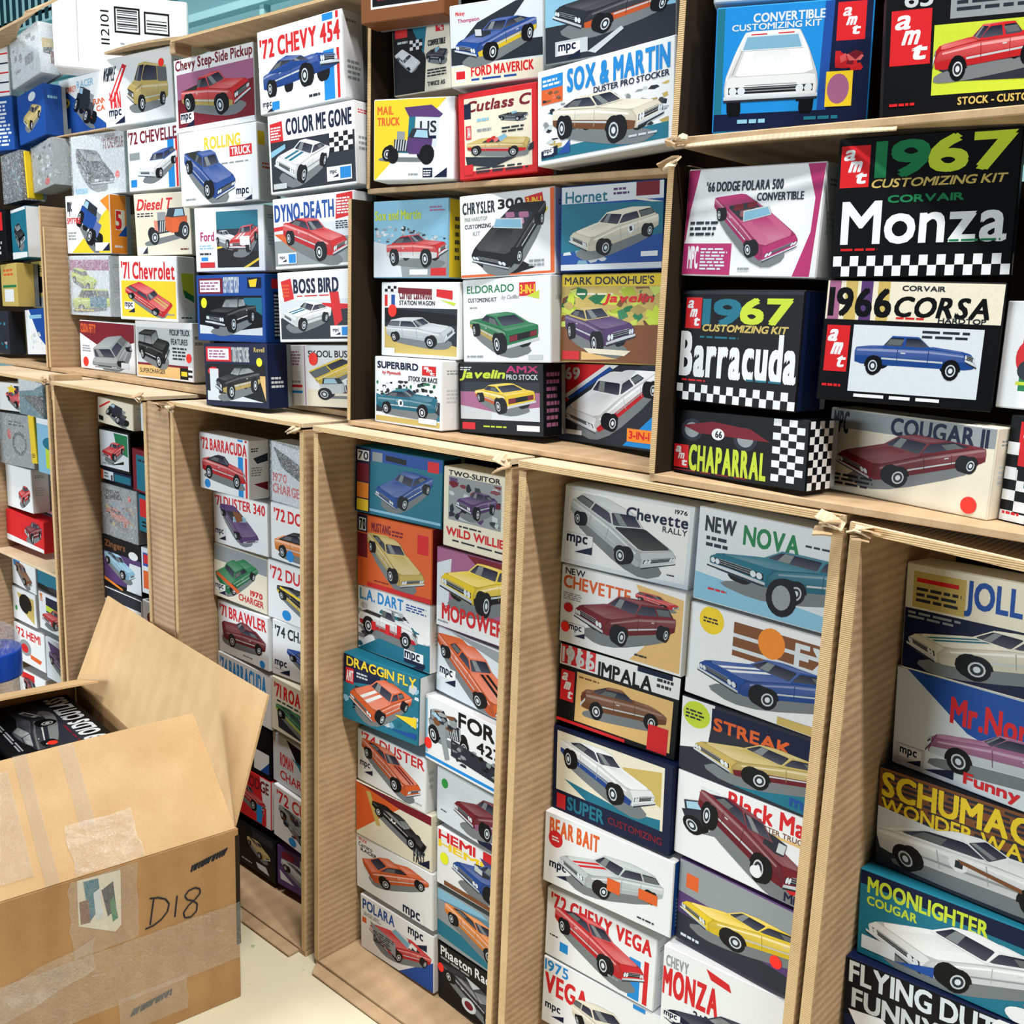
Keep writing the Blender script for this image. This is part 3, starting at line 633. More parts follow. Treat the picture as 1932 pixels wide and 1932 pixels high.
# ---------------------------------------------------------------- model kits: id|label|card colour|front print|side print|flags|x y z yaw tilt width height (metres, degrees)
KITS = '''
A1|white and blue kit box with a dark high-riding car and an orange FUNNY CAR line|W|p B 0,8 0,100 99,100; t MONKEY 10 14 34 24 O; t RACER 36 8 68 20 J; c rod 28 18 72 88 D 60 8 -25 O; t FUNNY 66 46 96 55 O; t CAR 72 58 94 67 O; e 12 42 8 9 Y; e 12 42 5 3 D; r 5 88 20 98 W|||-3.4173 0.2887 1.9793 2.3 1.1 0.3153 0.1716
A2|white kit box with an olive wheelstanding van and a red dot at its corner|W|t WHIPPLE 0 12 18 32 D -20; p R 6,60 14,64 36,14 30,10; p W 9,60 12,61 31,17 29,16; t VAN 8 50 24 80 R; c van 34 14 94 86 V 145 8 -6 N; m 5 74 24; s 86 20 6|l 20 15 80 30 2 R||-2.9344 0.1951 1.9553 10.3 2.74 0.2885 0.1817
A3|white kit box with plum lettering over a red stepside pickup on a maroon picture|W|r 3 20 100 94 M; p U 3,20 100,20 100,45 3,55; t Chevy_Step-Side_Pickup 2 1 99 19 M; c trk 8 26 96 86 R 42 12 4 V b; m 6 74 18; r 3 94 100 100 W|l 20 20 70 40 2 M||-2.4573 0.1378 1.8937 4.6 1.99 0.3093 0.1732
A4|white kit box with big red lettering over a blue lifted coupe, topmost of its stack|W|r 78 -0 90 100 A; r 93 0 96 100 R; r 76 8 100 42 W; t '72_CHEVY_454 3 10 97 33 R; c mus 5 36 96 82 B 42 -4 3 R; m 3 86 14; r 15 88 24 98 A; l 60 88 76 94 1 D|l 15 8 80 14 1 G;l 15 55 85 80 4 G||-1.9921 0.0688 1.8861 5.1 3.44 0.2618 0.1693
B1|clear-wrapped white kit box with a dark grey car, below the funny car kit|Z|t '72_CHEVELLE 60 8 98 26 M; r 66 2 84 8 G; c mus 8 20 80 84 D 60 20 -16.5 R; r 5 88 28 97 J; s 86 70 6||w|-3.24 0.2352 1.7833 5.8 0.97 0.2802 0.1767
B2|white kit box with brown-red lettering over a white truck-nosed car and blue stripe|W|r 80 20 92 100 A; r 95 20 99 100 R; t '72_CHEVELLE 2 4 98 24 M; r 3 38 24 50 G; c wag 18 36 98 84 W 126 14 8 B r; r 4 82 16 94 A|l 20 20 70 40 2 M||-2.8404 0.2093 1.7777 5.4 1.61 0.234 0.167
B3|white kit box with a blue tow truck under yellow and red lettering|W|t ROLLING 34 10 80 26 Y; r 66 26 94 40 R; t TRUCK 68 28 92 38 W; l 55 46 92 50 1 G; c trk 6 26 72 96 B 50 24 -9.9 T; m 72 82 20; l 6 90 20 94 1 G|r 0 10 40 28 Y;l 20 50 70 60 2 O||-2.3781 0.1009 1.7108 8.2 2.49 0.2764 0.1725
B4|kit box lettered in navy above a white race car with checkered flag on dark track|W|r 2 34 100 98 D; t COLOR_ME_GONE 22 7 97 27 N; p R 2,10 17,8 18,34 2,34; l 3 14 16 32 5 W; k 72 34 98 58 5 4; p J 2,46 20,38 20,44 2,54; c mus 6 36 72 92 W 126 16 -8 T s; r 68 76 96 94 W; m 71 80 10; r 83 78 95 92 A; r 4 88 20 95 S|l 15 8 80 14 2 R;l 15 40 85 60 3 G||-1.9219 0.0446 1.715 7.4 3.44 0.2506 0.16
C1|white and yellow kit box with a blue open hot rod, beside the orange roadster kit|W|p Y 10,100 100,20 100,100; p F 80,10 100,0 100,30; c rod 24 6 84 92 B 60 10 -30 J; t SPITFIRE 2 38 34 48 R; l 4 62 26 78 3 G; t mpc 4 10 14 34 D; r 66 82 98 96 W; p N 82,96 98,82 98,96|p F 0,0 100,0 100,100 0,100; r 30 25 90 60 C; t 5 35 28 65 58 R; p B 45,70 100,50 100,70;l 20 85 80 92 1 W||-3.24 0.2084 1.611 5.1 0.1 0.2396 0.172
C2|pale kit box with an orange-red roadster on big black tyres|C|t Diesel_T 6 8 68 26 R -15; l 4 30 40 38 2 D; c rod 22 24 98 84 O 150 12 0 D; r 2 86 20 98 W; p N 10,98 20,86 20,98; l 80 90 98 95 1 M|||-2.7343 0.1689 1.5992 19.9 2.42 0.1899 0.164
C3|kit box with two red and white race cars on a dark road, framed in white|W|r 32 6 92 95 T; r 32 34 92 95 D; p K 32,60 92,70 92,95 32,95; p Y 32,62 60,56 60,59 32,65; p Y 70,95 92,80 92,84 76,95; t Ford 8 38 28 52 I; l 6 58 28 66 2 J; l 6 70 26 76 1 D; r 8 78 18 84 A; r 6 86 28 95 R; c mus 30 36 62 66 W 44 8 0 W; c mus 50 28 92 72 R 115 10 6 W s; r 66 46 80 60 W|||-2.3278 0.1064 1.5553 12.1 1.58 0.2298 0.1515
C4|kit box lettered in blue over a red boxy coupe charging right|W|r 0 38 100 97 Z; r 0 60 100 97 G; p R 0,40 40,36 40,42 0,46; p O 0,50 30,50 34,62 26,76; t DYNO-DEATH 2 8 76 32 B; p R 80,2 99,0 99,32 78,36; l 80 6 97 30 6 W; l 78 38 96 50 4 N; c mus 12 30 92 94 R 40 12 -6.6 M; r 4 78 28 94 W; m 6 82 9; r 18 80 27 93 A|l 15 10 80 30 2 A;r 40 40 100 80 Z||-1.9048 0.0426 1.5591 8.1 3.26 0.235 0.146
D1|clear-wrapped kit box with a pale yellow-green car, left of the yellow picture kit|Z|r 0 6 100 24 U; c wag 4 20 70 60 L 34 14 -5.5 J; c van 4 55 100 96 L 160 10 0 T; r 50 68 92 86 T; l 10 90 60 94 1 Y||w|-3.24 0.2117 1.4247 3.4 0.19 0.2307 0.18
D2|white kit box with red lettering over a red car on a bright yellow picture|W|r 3 38 98 96 Y; t '71_Chevrolet 4 8 96 35 R; c wag 10 40 92 96 R 26 38 -15.4 V s; m 8 72 18; l 82 88 96 92 1 G|p L 18,25 95,25 95,70 30,58; p E 30,50 95,60 95,70 40,62; l 15 92 90 96 1 D||-2.8182 0.1572 1.4248 5.5 0.08 0.269 0.1743
D3|blue kit box with a black street pickup and a yellow dot|B|r 3 4 40 28 M; r 5 7 36 25 W; l 6 9 34 23 3 U; t CHEVY_STREET_PICKUP 41 3 64 26 Z; r 76 4 96 20 N; p Y 78,8 90,6 88,18 80,18; r 3 31 96 90 K; p Z 3,76 30,80 60,84 96,78 96,90 3,90; p T 60,34 96,34 96,60; c trk 12 34 88 88 K 126 8 2 D; s 11 42 7 Y|r 30 6 90 20 R;r 40 25 90 95 N;l 42 28 88 92 12 S||-2.3124 0.0982 1.3894 0.7 1.39 0.2855 0.1572
D4|kit box lettered in navy over a white race coupe with red cross emblem|W|r 2 40 98 97 Z; p D 2,66 98,50 98,97 2,97; p R 60,45 98,48 98,54 60,56; p R 70,30 82,30 86,70 76,80; p R 4,12 18,8 22,38 8,42; l 6 16 18 36 4 O; t BOSS_BIRD 22 10 82 30 N; l 26 33 80 36 1 R; c mus 4 42 72 86 W 136 14 -4 T s; r 70 78 96 94 W; m 73 82 10; r 85 80 95 92 A|l 10 15 80 30 3 J;p N 40,50 90,42 90,55||-1.8947 0.0461 1.4052 6.8 3.18 0.2241 0.1477
E1|white kit box with a grey van seen from above, red dot at lower left|W|p M 0,0 100,0 100,36 50,60 0,26; t CUDA_FIFTY 2 6 30 24 O; c van 22 24 96 96 G 125 34 30 D; l 4 50 20 66 3 G; r 76 80 90 92 Z; s 10 86 8|l 20 40 80 50 1 G||-3.1835 0.2079 1.2624 4.6 -0.5 0.299 0.1478
E2|white kit box with a black jeep-like truck over an orange strip|W|r 2 10 100 78 S; r 2 78 92 98 X; r 2 74 92 78 M; t SUPERCHARGER 6 84 52 92 D; r 78 78 99 98 K; r 80 84 90 92 Y; k 92 76 99 98 1 5; t PICKUP_TRUCK 62 12 96 22 D; t FEATURES 64 28 92 38 D; l 66 42 92 66 4 D; c box 4 14 62 82 K 35 20 6 D; s 94 60 7|l 10 20 60 40 2 G||-2.8052 0.1939 1.2623 2.5 0.59 0.2856 0.1597
E3|dark navy kit box with a black muscle car, left of the yellow bus kit|N|r 3 4 44 28 R; r 6 7 40 25 W; l 8 9 38 23 3 U; t TURBO_STREET_MACHINE 45 5 72 28 S; t Revell 80 5 96 12 V; r 3 32 96 92 K; p Z 3,76 30,82 60,84 92,92 3,92; p X 86,50 96,50 96,90; e 14 44 9 7 R; r 8 40 22 80 Z; c mus 16 36 88 90 K 146 8 2 V b; s 88 28 7 Y|l 10 50 80 70 3 S||-2.1485 0.0169 1.2465 6.1 2.59 0.2229 0.1436
E4|white kit box with a yellow bus body over a chassis and a red dot|W|r 24 72 98 100 C; r 21 0 22 100 U; l 4 8 18 34 5 U; l 5 58 18 64 1 G; r 5 66 18 70 R; r 5 76 18 80 A; t SKOOL_BUS 26 8 70 19 D; c van 26 20 88 66 Y -14 14 32 V; c rod 36 52 94 90 S 10 10 4 M; s 32 22 8|r 0 0 100 100 M||-1.9594 0.1119 1.2598 4.7 2.91 0.2882 0.136
F0|orange-edged kit box with a black panel, highest above the cream and navy kit|H|r 12 -5 94 78 W; r 14 -5 92 74 K; r 20 20 36 40 L; l 20 60 50 66 1 M|||-1.6376 0.054 2.0166 16.1 1.59 0.1822 0.1024
F1|dark navy and cream kit box with a tilted white car and a small red square|C|p K 0,0 42,0 58,55 54,100 0,100; p T 30,0 62,0 54,48; r 4 6 26 20 R; l 8 24 30 30 1 S; c sed 2 36 48 72 W 60 55 11 R; k 30 26 52 40 4 3; a 76 6 90 20; t CONVERTIBLE 62 30 92 38 D; c con 58 40 96 66 D 34 16 6 K; l 60 70 94 82 3 D; t TWICE_AS 60 88 90 94 D|||-1.6367 0.1392 1.9 12.5 3.44 0.1371 0.1347
F2|grey-blue kit box with a blue funny car, its body raised, over a cream title band|Z|r 0 52 100 74 D; r 0 76 100 100 C; r 4 80 16 96 W; r 5 82 15 92 R; t FORD_MAVERICK 22 78 90 90 R; l 22 92 88 97 1 B; t Mickey 6 8 16 14 R; t Thompson 8 17 32 23 I; p D 10,48 30,24 72,4 82,4 64,30; c mus 4 22 94 74 B 136 12 4 Y eb|||-1.4045 0.0715 1.8809 19.6 3.44 0.1784 0.1377
F3|dull grey-blue kit box with a long copper-streaked car, above the bright blue lettered kit|G|r 0 0 100 50 J; r 0 50 100 100 D; p B 50,0 100,0 100,40 60,40; c sed 6 8 100 72 D 136 14 -6 O b; r 8 72 34 92 S; m 10 75 18; p S 34,92 60,66 62,70 40,96|||-1.1907 0.079 1.8946 10.7 3.44 0.2338 0.1168
G1|yellow and white kit box with a purple-roofed mail buggy on tall wheels|W|p Y 0,0 90,0 20,80 2,100 0,100; t MAIL 4 8 24 18 O; t TRUCK 4 22 32 32 O; p P 38,10 72,8 86,20 82,24 44,22; p T 44,22 52,22 50,60 42,60; p Z 52,22 82,24 78,60 52,60; t US 58 28 78 42 D; r 50 46 78 50 N; c rod 10 36 76 82 P 170 10 -4 T; e 24 70 7 10 K; e 66 70 8 12 K; r 62 86 74 98 N; l 63 88 73 97 3 W; p N 76,98 92,86 92,98; l 44 92 58 96 1 G|||-1.5691 0.0309 1.725 20.1 0.22 0.1698 0.1457
G2|cream kit box in a red frame with a red and gold car at the bottom|R|r 7 6 94 92 C; t Cutlass_C 10 10 92 22 M -15; r 7 12 16 30 N; c con 52 28 90 40 D 34 10 0 K; l 24 30 44 36 1 J; l 24 42 44 48 1 G; l 56 44 90 52 2 D; r 9 38 16 54 R; t 3-IN-1 11 40 15 52 W; p D 8,74 60,80 96,66 96,74 44,90 10,84; c con 10 52 92 80 V 22 16 0 R b; r 6 84 18 96 R; l 22 88 90 96 2 D|||-1.3917 0.0857 1.7223 10.5 3.44 0.1664 0.1498
G3|wide kit box with big bright blue lettering over a cream and brown coupe|W|n 3 38 97 96 90 6 TDGSV 3; p T 3,86 97,80 97,96 3,96; r 3 6 20 20 A; l 4 9 19 18 2 W; r 3 20 20 36 O; n 4 22 19 34 12 5 OHD 4; t SOX_&_MARTIN 24 5 97 28 A; t DUSTER_PRO_STOCKER 44 30 97 36 N; c mus 12 36 94 92 C 40 8 -2 H b; p N 3,86 16,82 16,92 3,94; m 5 84 8; p B 16,92 26,78 26,92; l 70 86 92 90 1 S|||-1.1982 0.0791 1.7344 -3.7 3.44 0.2866 0.1522
H1|kit box with a light blue sky and a red and white coupe smoking its tyres|J|n 0 32 100 62 80 5 GDSZ 5; r 0 66 100 100 G; p Z 0,52 34,60 40,100 0,100; p J 40,32 100,30 100,50 70,44; t Sox_and_Martin 2 12 64 24 L; l 76 8 96 16 2 U; r 50 90 74 97 W; r 78 88 98 98 R; c mus 18 44 100 88 R 34 6 4 W b|r 0 0 100 100 Y;l 30 20 60 80 6 D||-1.6368 0.0904 1.5466 5.6 0.76 0.1981 0.1483
H2|white kit box in an orange frame with a black convertible seen from above|W|r 96 0 100 100 O; r 0 97 100 100 O; t CHRYSLER 3 8 38 22 D; t 300 42 8 68 19 K; t 1968_HARDTOP 5 26 30 31 G; t CUSTOMIZING 5 35 34 40 D; t KIT 14 44 22 49 G; p R 70,8 88,4 90,18 72,20; p Y 70,22 94,22 92,28; t 3-IN-1 72 9 87 17 Y; p K 14,80 40,66 80,92 60,98 34,98; c con 12 14 92 94 K 124 30 12.1 U; l 74 82 94 92 2 G|||-1.3925 0.0963 1.5474 7.9 3.44 0.2084 0.1484
H3|blue kit box with a pale yellow hatchback racing left under a pale title bar|B|r 0 0 100 20 Z; t Hornet 4 6 46 19 T; l 52 4 68 14 2 P; r 74 0 96 16 M; p C 74,18 100,24 100,26 74,20; p T 0,20 100,24 100,60 0,80; n 2 76 60 94 8 10 JZ 7; c wag 8 28 96 84 C 141 14 4 V n; r 80 80 96 86 W; r 0 93 100 100 Z|||-1.1676 0.115 1.5624 9.2 2.23 0.1943 0.1419
I1|kit box with a silver station wagon and red ribbon, above the teal stock car|W|r 4 34 98 97 D; p V 4,60 98,84 98,97 4,97; p K 4,34 98,42 98,56 4,54; r 4 4 20 14 Z; k 4 4 20 12 4 2; r 4 16 8 32 R; r 9 16 12 32 W; r 13 16 18 32 B; p M 22,6 66,8 66,16 22,14; t Corvair_Lakewood 24 8 66 22 M; t STATION_WAGON 24 24 70 30 D; p R 72,8 92,10 92,22 72,18; p L 76,22 96,26 94,30; c wag 6 46 96 88 S 34 14 6 R; r 4 90 18 98 W; s 15 38 9|||-1.6184 0.0977 1.3931 1.2 0.74 0.2206 0.1459
I2|white kit box with a dark green coupe seen from behind under a green title|W|t ELDORADO 5 7 60 16 E; t CUSTOMIZING_KIT 6 22 40 27 D; l 8 32 20 36 1 G; t by_Cadillac 46 20 66 26 G -20; r 66 6 84 22 R; t 3-IN-1 67 9 83 19 Y; p L 74,22 88,16 88,26; c mus 8 40 88 92 E -122 14 0 V b; l 4 92 26 96 1 G; r 76 92 92 97 S|l 20 20 80 30 1 S||-1.3906 0.1075 1.3924 1.2 3.4 0.215 0.1532
I3|kit box with a yellow title bar over a camouflage-green landscape and silver-purple coupe|V|n 0 14 100 60 60 14 LVHE 9; p H 0,60 100,56 100,100 0,100; r 0 0 100 13 Y; t MARK_DONOHUE'S 3 2 92 11 D; l 16 20 56 24 1 C; t Javelin 44 22 92 34 R -20; c mus 4 36 76 92 P 55 10 2 V r; p C 24,84 72,86 66,92 30,90; r 2 88 20 98 R; p X 22,88 60,96 22,98|||-1.173 0.1314 1.4072 4.9 1.62 0.2036 0.1516
J1|kit box with a blue winged stock car before a crowd under a white title panel|W|n 2 33 98 62 70 6 KDWE 11; r 2 60 98 84 D; p T 2,56 98,80 98,88 2,74; r 2 90 98 98 V; t SUPERBIRD 4 6 66 16 N; a 72 8 92 22; t by_Plymouth 12 20 40 26 R; t STOCK_OR_RACE 52 25 94 32 D; c mus 4 44 96 88 T 22 12 6 T n; r 68 86 94 94 W|||-1.6189 0.0827 1.2578 -3.6 0.87 0.2129 0.1336
J2|black-topped kit box with yellow script over a yellow coupe burning rubber|K|r 2 26 96 80 U; p D 2,26 96,26 96,40 2,40; p S 2,60 96,80 50,80 2,80; p Z 40,70 96,60 96,80 40,80; t Javelin 3 9 56 24 L -20; t AMX 58 3 94 12 I; t PRO_STOCK 58 15 94 22 S; l 2 4 18 10 2 S; c mus 20 27 92 72 Y -120 12 4 O b; r 4 85 20 95 R; r 70 86 96 94 W; l 30 88 58 92 1 L|l 10 10 90 90 8 U||-1.3925 0.1027 1.2578 4.1 3.44 0.2043 0.1336
J3|kit box with a white, red and blue striped car leaning across a dark ground|D|p R 0,0 48,0 0,48; p W 48,0 60,0 0,58 0,48; p A 98,50 98,98 66,98; t -69 2 5 22 20 W; p B 10,44 52,2 55,5 13,47; p R 2,50 9,44 12,47 4,56; c sed 8 5 98 88 W 135 26 15.4 R b; r 2 86 26 92 W; r 70 76 92 92 F; t 3-IN-1 72 79 90 88 R|||-1.2273 0.1989 1.2578 -13.6 2.35 0.2908 0.144
K1|bright blue kit box with a white convertible seen head-on and a pink and yellow sticker|A|r 0 0 5 100 T; r 0 86 100 100 N; r 74 0 100 86 N; p B 70,0 76,0 74,86 68,86; r 78 2 96 32 R; a 80 4 94 30; n 78 40 96 56 10 9 RM 13; t CONVERTIBLE 24 6 70 13 Z; t CUSTOMIZING_KIT 10 14 68 19 Z; c con 6 20 68 88 W 90 18 0 R x; l 16 90 40 96 1 J; l 60 90 84 95 1 T; r 73 56 90 84 Y; e 81 70 7 12 U|r 0 0 100 100 N||-0.8149 0.0081 1.7483 24.7 1.75 0.2058 0.1635
K2|black kit box with a red hardtop on a yellow-green panel and a red corner badge|K|r 32 30 100 86 L; r 42 0 100 26 G; l 46 6 96 22 3 D; t '65 8 0 30 14 S; a 3 16 30 60; p D 36,66 100,52 100,78 50,76; c sed 32 32 106 76 R 165 8 2 M; t STOCK_-_CUSTOM 50 89 100 95 V; l 4 90 22 94 1 R|||-0.574 0.0139 1.7483 25.8 3.32 0.1757 0.1485
L1|white and magenta kit box with a pink convertible turned toward the right|W|p I 0,0 9,0 3,40 1,66 0,70; p I 88,0 100,0 96,100 84,100 94,60 95,30; r 0 70 38 100 I; t MPC 4 73 12 94 W; l 14 74 36 96 7 Z; t '66_DODGE_POLARA_500 15 12 72 21 D; t CONVERTIBLE 54 24 87 31 D; l 4 48 26 64 3 D; c con 22 24 86 88 I 48 30 -11 M; l 44 92 54 96 1 G|||-0.862 0.0263 1.5548 -2.8 -0.76 0.2199 0.1496
L2|black kit box with green 1967 numerals, broad white lettering and a checkered bottom edge|K|a 1 5 18 35; t 19 22 4 51 28 E; t 67 52 2 97 26 L; t CUSTOMIZING_KIT 20 30 94 36 V -15; t CORVAIR 30 42 72 47 E; t Monza 4 46 96 76 W; l 4 79 28 82 1 R; l 66 74 94 77 1 E; k 0 85 100 100 20 2|r 0 0 100 100 N;k 0 85 60 100 4 2||-0.6154 0.0033 1.552 14.4 1.84 0.2125 0.1738
M1|black kit box with teal and lime 1967, tall white lettering and a checkered bottom|K|r 0 0 100 3 D; a 4 6 18 34; t 19 20 8 51 30 T; t 67 52 7 92 28 L; t CUSTOMIZING_KIT 20 30 90 36 V -15; l 18 40 52 43 1 T; t Barracuda 2 38 98 77 W; l 4 80 26 83 1 R; l 60 76 92 79 1 T; k 0 85 100 100 18 2|r 0 0 100 100 N||-0.862 0.0347 1.3709 -8.8 0.43 0.2175 0.1637
M2|black kit box with lime lettering, a dark racer and a checkered right side|K|k 76 0 98 92 4 9; r 0 0 76 9 K; e 14 30 9 18 D; e 14 30 6 12 G; e 56 36 9 18 D; e 56 36 6 12 G; p M 6,24 30,14 60,20 74,36 20,34; e 35 33 5 9 W; t 66 33 28 38 38 K; a 0 55 12 92; t CHAPARRAL 13 54 72 94 L; l 0 94 70 98 1 M|k 0 0 100 100 5 9||-0.862 0.0408 1.2588 -9.3 1.67 0.2438 0.0985
N1|black-banded kit box with a blue coupe side-on and 1966 in purple and olive bars|K|r 0 0 100 32 C; r 1 0 8 32 U; r 11 0 18 32 V; r 20 0 27 32 P; r 30 0 37 32 V; t 1966 2 6 38 29 K; t CORSA 41 12 94 28 K -10; t CORVAIR 44 3 68 7 D; t HARDTOP 66 28 92 32 D; l 42 28 60 31 1 R; a 2 37 16 76; r 18 36 92 92 Z; l 58 38 90 46 2 D; c sed 20 44 90 78 B 3 6 0 J x; l 2 86 14 90 1 R; l 22 93 88 98 1 W|||-0.6209 0.0044 1.3936 13 -0.18 0.2151 0.1574
N2|grey-cream kit box with a dark red fastback and a red dot at lower right|C|r 0 0 100 22 G; t MPC 2 2 12 28 D; t COUGAR_II 40 2 96 22 N; r 14 4 32 10 G; c mus 6 18 96 84 M 138 18 6 O; l 2 78 34 94 3 D; s 90 88 7|||-0.6415 0.0991 1.2598 -13.1 -0.23 0.2517 0.1168
O1|white kit box at the right edge with a big red disc on a green picture|W|r 14 24 50 84 E; r 14 24 50 60 R; e 18 52 8 16 R; l 12 74 40 80 1 L; e 20 64 8 10 D|||-0.412 0.0665 1.3992 -10.8 0.16 0.1755 0.1305
O2|kit box with a red badge and large checkered squares at the right edge|K|k 0 50 60 100 6 5; r 8 4 40 46 R; a 10 6 24 44; k 0 24 9 60 1 3; p T 16,46 40,50 40,70 16,66; r 0 92 20 100 W; l 2 90 18 95 1 R|||-0.3902 0.0631 1.2588 -20.7 0.02 0.1821 0.1332
P1|cream and dark blue kit box with a cream coupe, top of the rightmost open carton|C|r 0 42 100 100 N; r 4 6 34 40 V; r 6 12 30 16 R; l 6 20 32 36 3 D; t JOLLY_ROGER 34 6 124 38 B; l 2 44 34 52 2 G; p T 20,62 90,50 96,66 40,76; c mus 2 44 110 96 C 146 12 4 T s|||-0.5242 0.1613 1.0035 -12.4 3.27 0.2724 0.157
P2|white and blue kit box with a red signature and a silver-purple coupe|Z|p B 6,0 100,0 100,60 76,60 44,46; t Mr.Norm's 34 14 96 40 R; c mus 20 36 112 88 U 168 8 4 Z b; r 2 78 20 96 S; m 4 80 14; p N 20,96 38,86 38,96; t Funny_Car 44 84 100 98 R|||-0.524 0.1683 0.8511 -14.5 3.44 0.2679 0.1512
P3|kit box with huge yellow lettering over a white fastback facing left|D|r 0 0 100 40 H; l 2 2 98 38 7 D; t SCHUMACHER'S 2 3 120 28 Y; t WONDER_WAGON 2 30 100 44 Y; p Z 0,40 100,52 100,66 0,66; c mus 0 36 108 96 W 20 14 8 B n; p H 44,64 76,70 76,74 46,68|l 10 10 90 90 5 G||-0.524 0.1459 0.6954 -8.3 3.44 0.2875 0.1545
P4|glossy dark teal kit box with a white racer and lime lettering|T|p N 0,0 100,0 100,20 0,16; t MOONLIGHTER 4 6 64 24 L; t COUGAR 4 28 30 38 L; c mus 4 22 100 98 W 132 20 0 R; e 90 78 8 9 U; r 2 76 20 92 Z; p B 20,92 40,80 40,92; e 84 92 10 10 W|||-0.5251 0.1184 0.5558 -4.1 3.44 0.2956 0.138
P5|black kit box with outlined white lettering, lowest in the rightmost open carton|N|r 0 0 100 60 K; t FLYING_DUTCHMAN 2 2 120 24 Z; t FUNNY_CAR 4 30 80 50 S; e 84 14 13 20 W; l 76 8 92 20 2 G; p W 2,54 20,50 40,80 10,80; c mus 10 56 100 100 T 136 14 0 W|||-0.5243 0.1012 0.3989 -0.5 3.44 0.2964 0.1559
Q1|white kit box with a silver hatchback whose bonnet is black|Z|r 3 4 97 95 W; t 1976 86 6 95 11 D; t RALLY 78 29 96 36 D; c wag 5 7 90 88 S 44 20 -11 K h; t Chevette 50 13 96 27 N; m 3 60 22; l 84 86 90 89 1 D|||-1.1132 0.0856 1.059 6.5 -1.3 0.2514 0.1408
Q2|pale blue-grey kit box with a teal coupe rearing on its front tyre under NEW lettering|Z|p J 0,70 100,86 100,100 0,100; t NEW 5 8 26 24 D; t NOVA 32 10 68 30 E; l 72 16 96 20 1 D; l 6 28 26 42 2 D; c sed 8 28 120 80 T 128 8 0 D; e 60 76 10 20 K; e 60 76 6 13 G; l 10 84 26 88 1 R|||-0.8504 0.1066 1.0465 -3.4 -0.36 0.2674 0.1532
Q3|kit box with a maroon hatchback on tan and white, orange lettering at its top|W|p X 62,2 99,8 99,98 60,98 80,60; t NEW 3 2 20 10 D; t CHEVETTE 2 12 58 28 O; l 2 34 20 44 4 G; c wag 62 10 96 26 R 34 10 0 M; c wag 12 20 94 86 M 132 12 0 S; m 8 74 14; e 7 54 4 6 R; s 5 80 6; l 64 88 76 92 1 D|||-1.12 0.1003 0.9078 -0.1 0.27 0.2637 0.1439
Q4|white kit box with a navy striped coupe under orange and white block letters|W|p H 32,8 100,8 100,44 32,44; r 32 20 100 24 Z; r 32 34 100 38 Z; e 16 14 9 15 Y; l 10 11 22 18 2 D; e 58 20 9 16 F; t EXP 74 12 110 38 Z; c mus 8 36 112 90 B 134 14 2 W s; p V 66,92 100,90 100,100 66,100|||-0.8556 0.1107 0.8829 -5.2 0.19 0.2721 0.1571
Q5|black kit box with a tan picture of a brown fastback and a red square sticker|K|r 0 0 100 26 W; r 1 0 7 24 R; r 10 0 15 24 R; r 18 0 23 24 R; r 26 0 31 24 R; t 1966 2 3 30 22 Z; t IMPALA 34 9 78 26 K; l 82 6 96 20 2 D; r 66 0 94 6 N; a 2 32 14 72; r 16 30 96 94 X; c mus 20 36 92 84 H -8 10 4 K; l 18 34 40 38 1 H; r 78 66 94 98 R; r 0 96 60 100 R|||-1.1192 0.1016 0.7543 3.7 -0.86 0.2516 0.1504
Q6|kit box with a tan-gold coupe, orange lettering on dark blue, lime round burst|D|p W 0,0 24,0 20,60 0,70; p N 22,4 100,4 100,30 22,30; t STREAK 24 16 76 32 O; e 11 20 10 18 L; l 3 14 18 28 3 D; p T 30,80 100,70 100,100 40,96; c mus 10 28 112 90 V 136 14 2 M b; t mpc 78 84 98 98 B|||-0.8546 0.1074 0.7481 -3.6 1.11 0.2725 0.1301
Q7|dark-bordered kit box with a white and blue coupe on a cream picture|N|r 3 4 94 76 C; p V 60,20 92,10 92,50 70,40; p T 10,60 60,70 92,64 92,76 30,76; c mus 6 8 88 68 W 39 14 -5 B b; r 4 80 12 98 R; t SUPER 14 80 46 96 T; t CUSTOMIZING 50 84 94 92 M|||-1.1185 0.1019 0.5788 -0.8 1.64 0.2666 0.1642
Q8|white kit box with a dark red raised racer and angled red lettering|W|t Black_Max 38 2 98 22 R; l 18 8 34 20 3 Z; t MONSTER_TRUCK 52 24 92 30 H; r 56 30 96 33 X; p R 16,16 22,16 90,84 84,90 70,86; c rod 4 22 60 70 D 20 8 20 S; c mus 16 10 96 92 M 38 10 -13.2 D e; e 60 80 4 7 W; t MPC 80 88 96 98 N|||-0.8517 0.1075 0.5948 -3.6 0.96 0.2696 0.1516
Q9|white kit box with orange blob lettering and a white-red-silver wagon, red oval badge|W|t BEAR_BAIT 4 6 44 28 O; e 9 34 6 12 R; l 6 30 12 38 2 W; m 4 66 18; c wag 12 24 94 90 S 136 16 0 R s; r 52 56 62 74 O; r 76 52 90 66 O; l 76 90 90 94 1 D|r 0 0 100 100 B;l 20 50 70 90 8 J||-1.1176 0.0839 0.4353 2.5 0.63 0.2797 0.1431
Q10|grey-purple kit box with a mustard-yellow coupe, an orange badge and a red dot|P|p G 0,0 100,0 100,50 0,40; r 6 14 16 32 O; p D 0,66 100,78 100,100 0,100; c mus 2 26 112 80 Y 142 12 4 V; l 4 90 20 96 1 Z; s 78 66 7|||-0.8363 0.1083 0.4382 -4.2 0.87 0.2536 0.1507
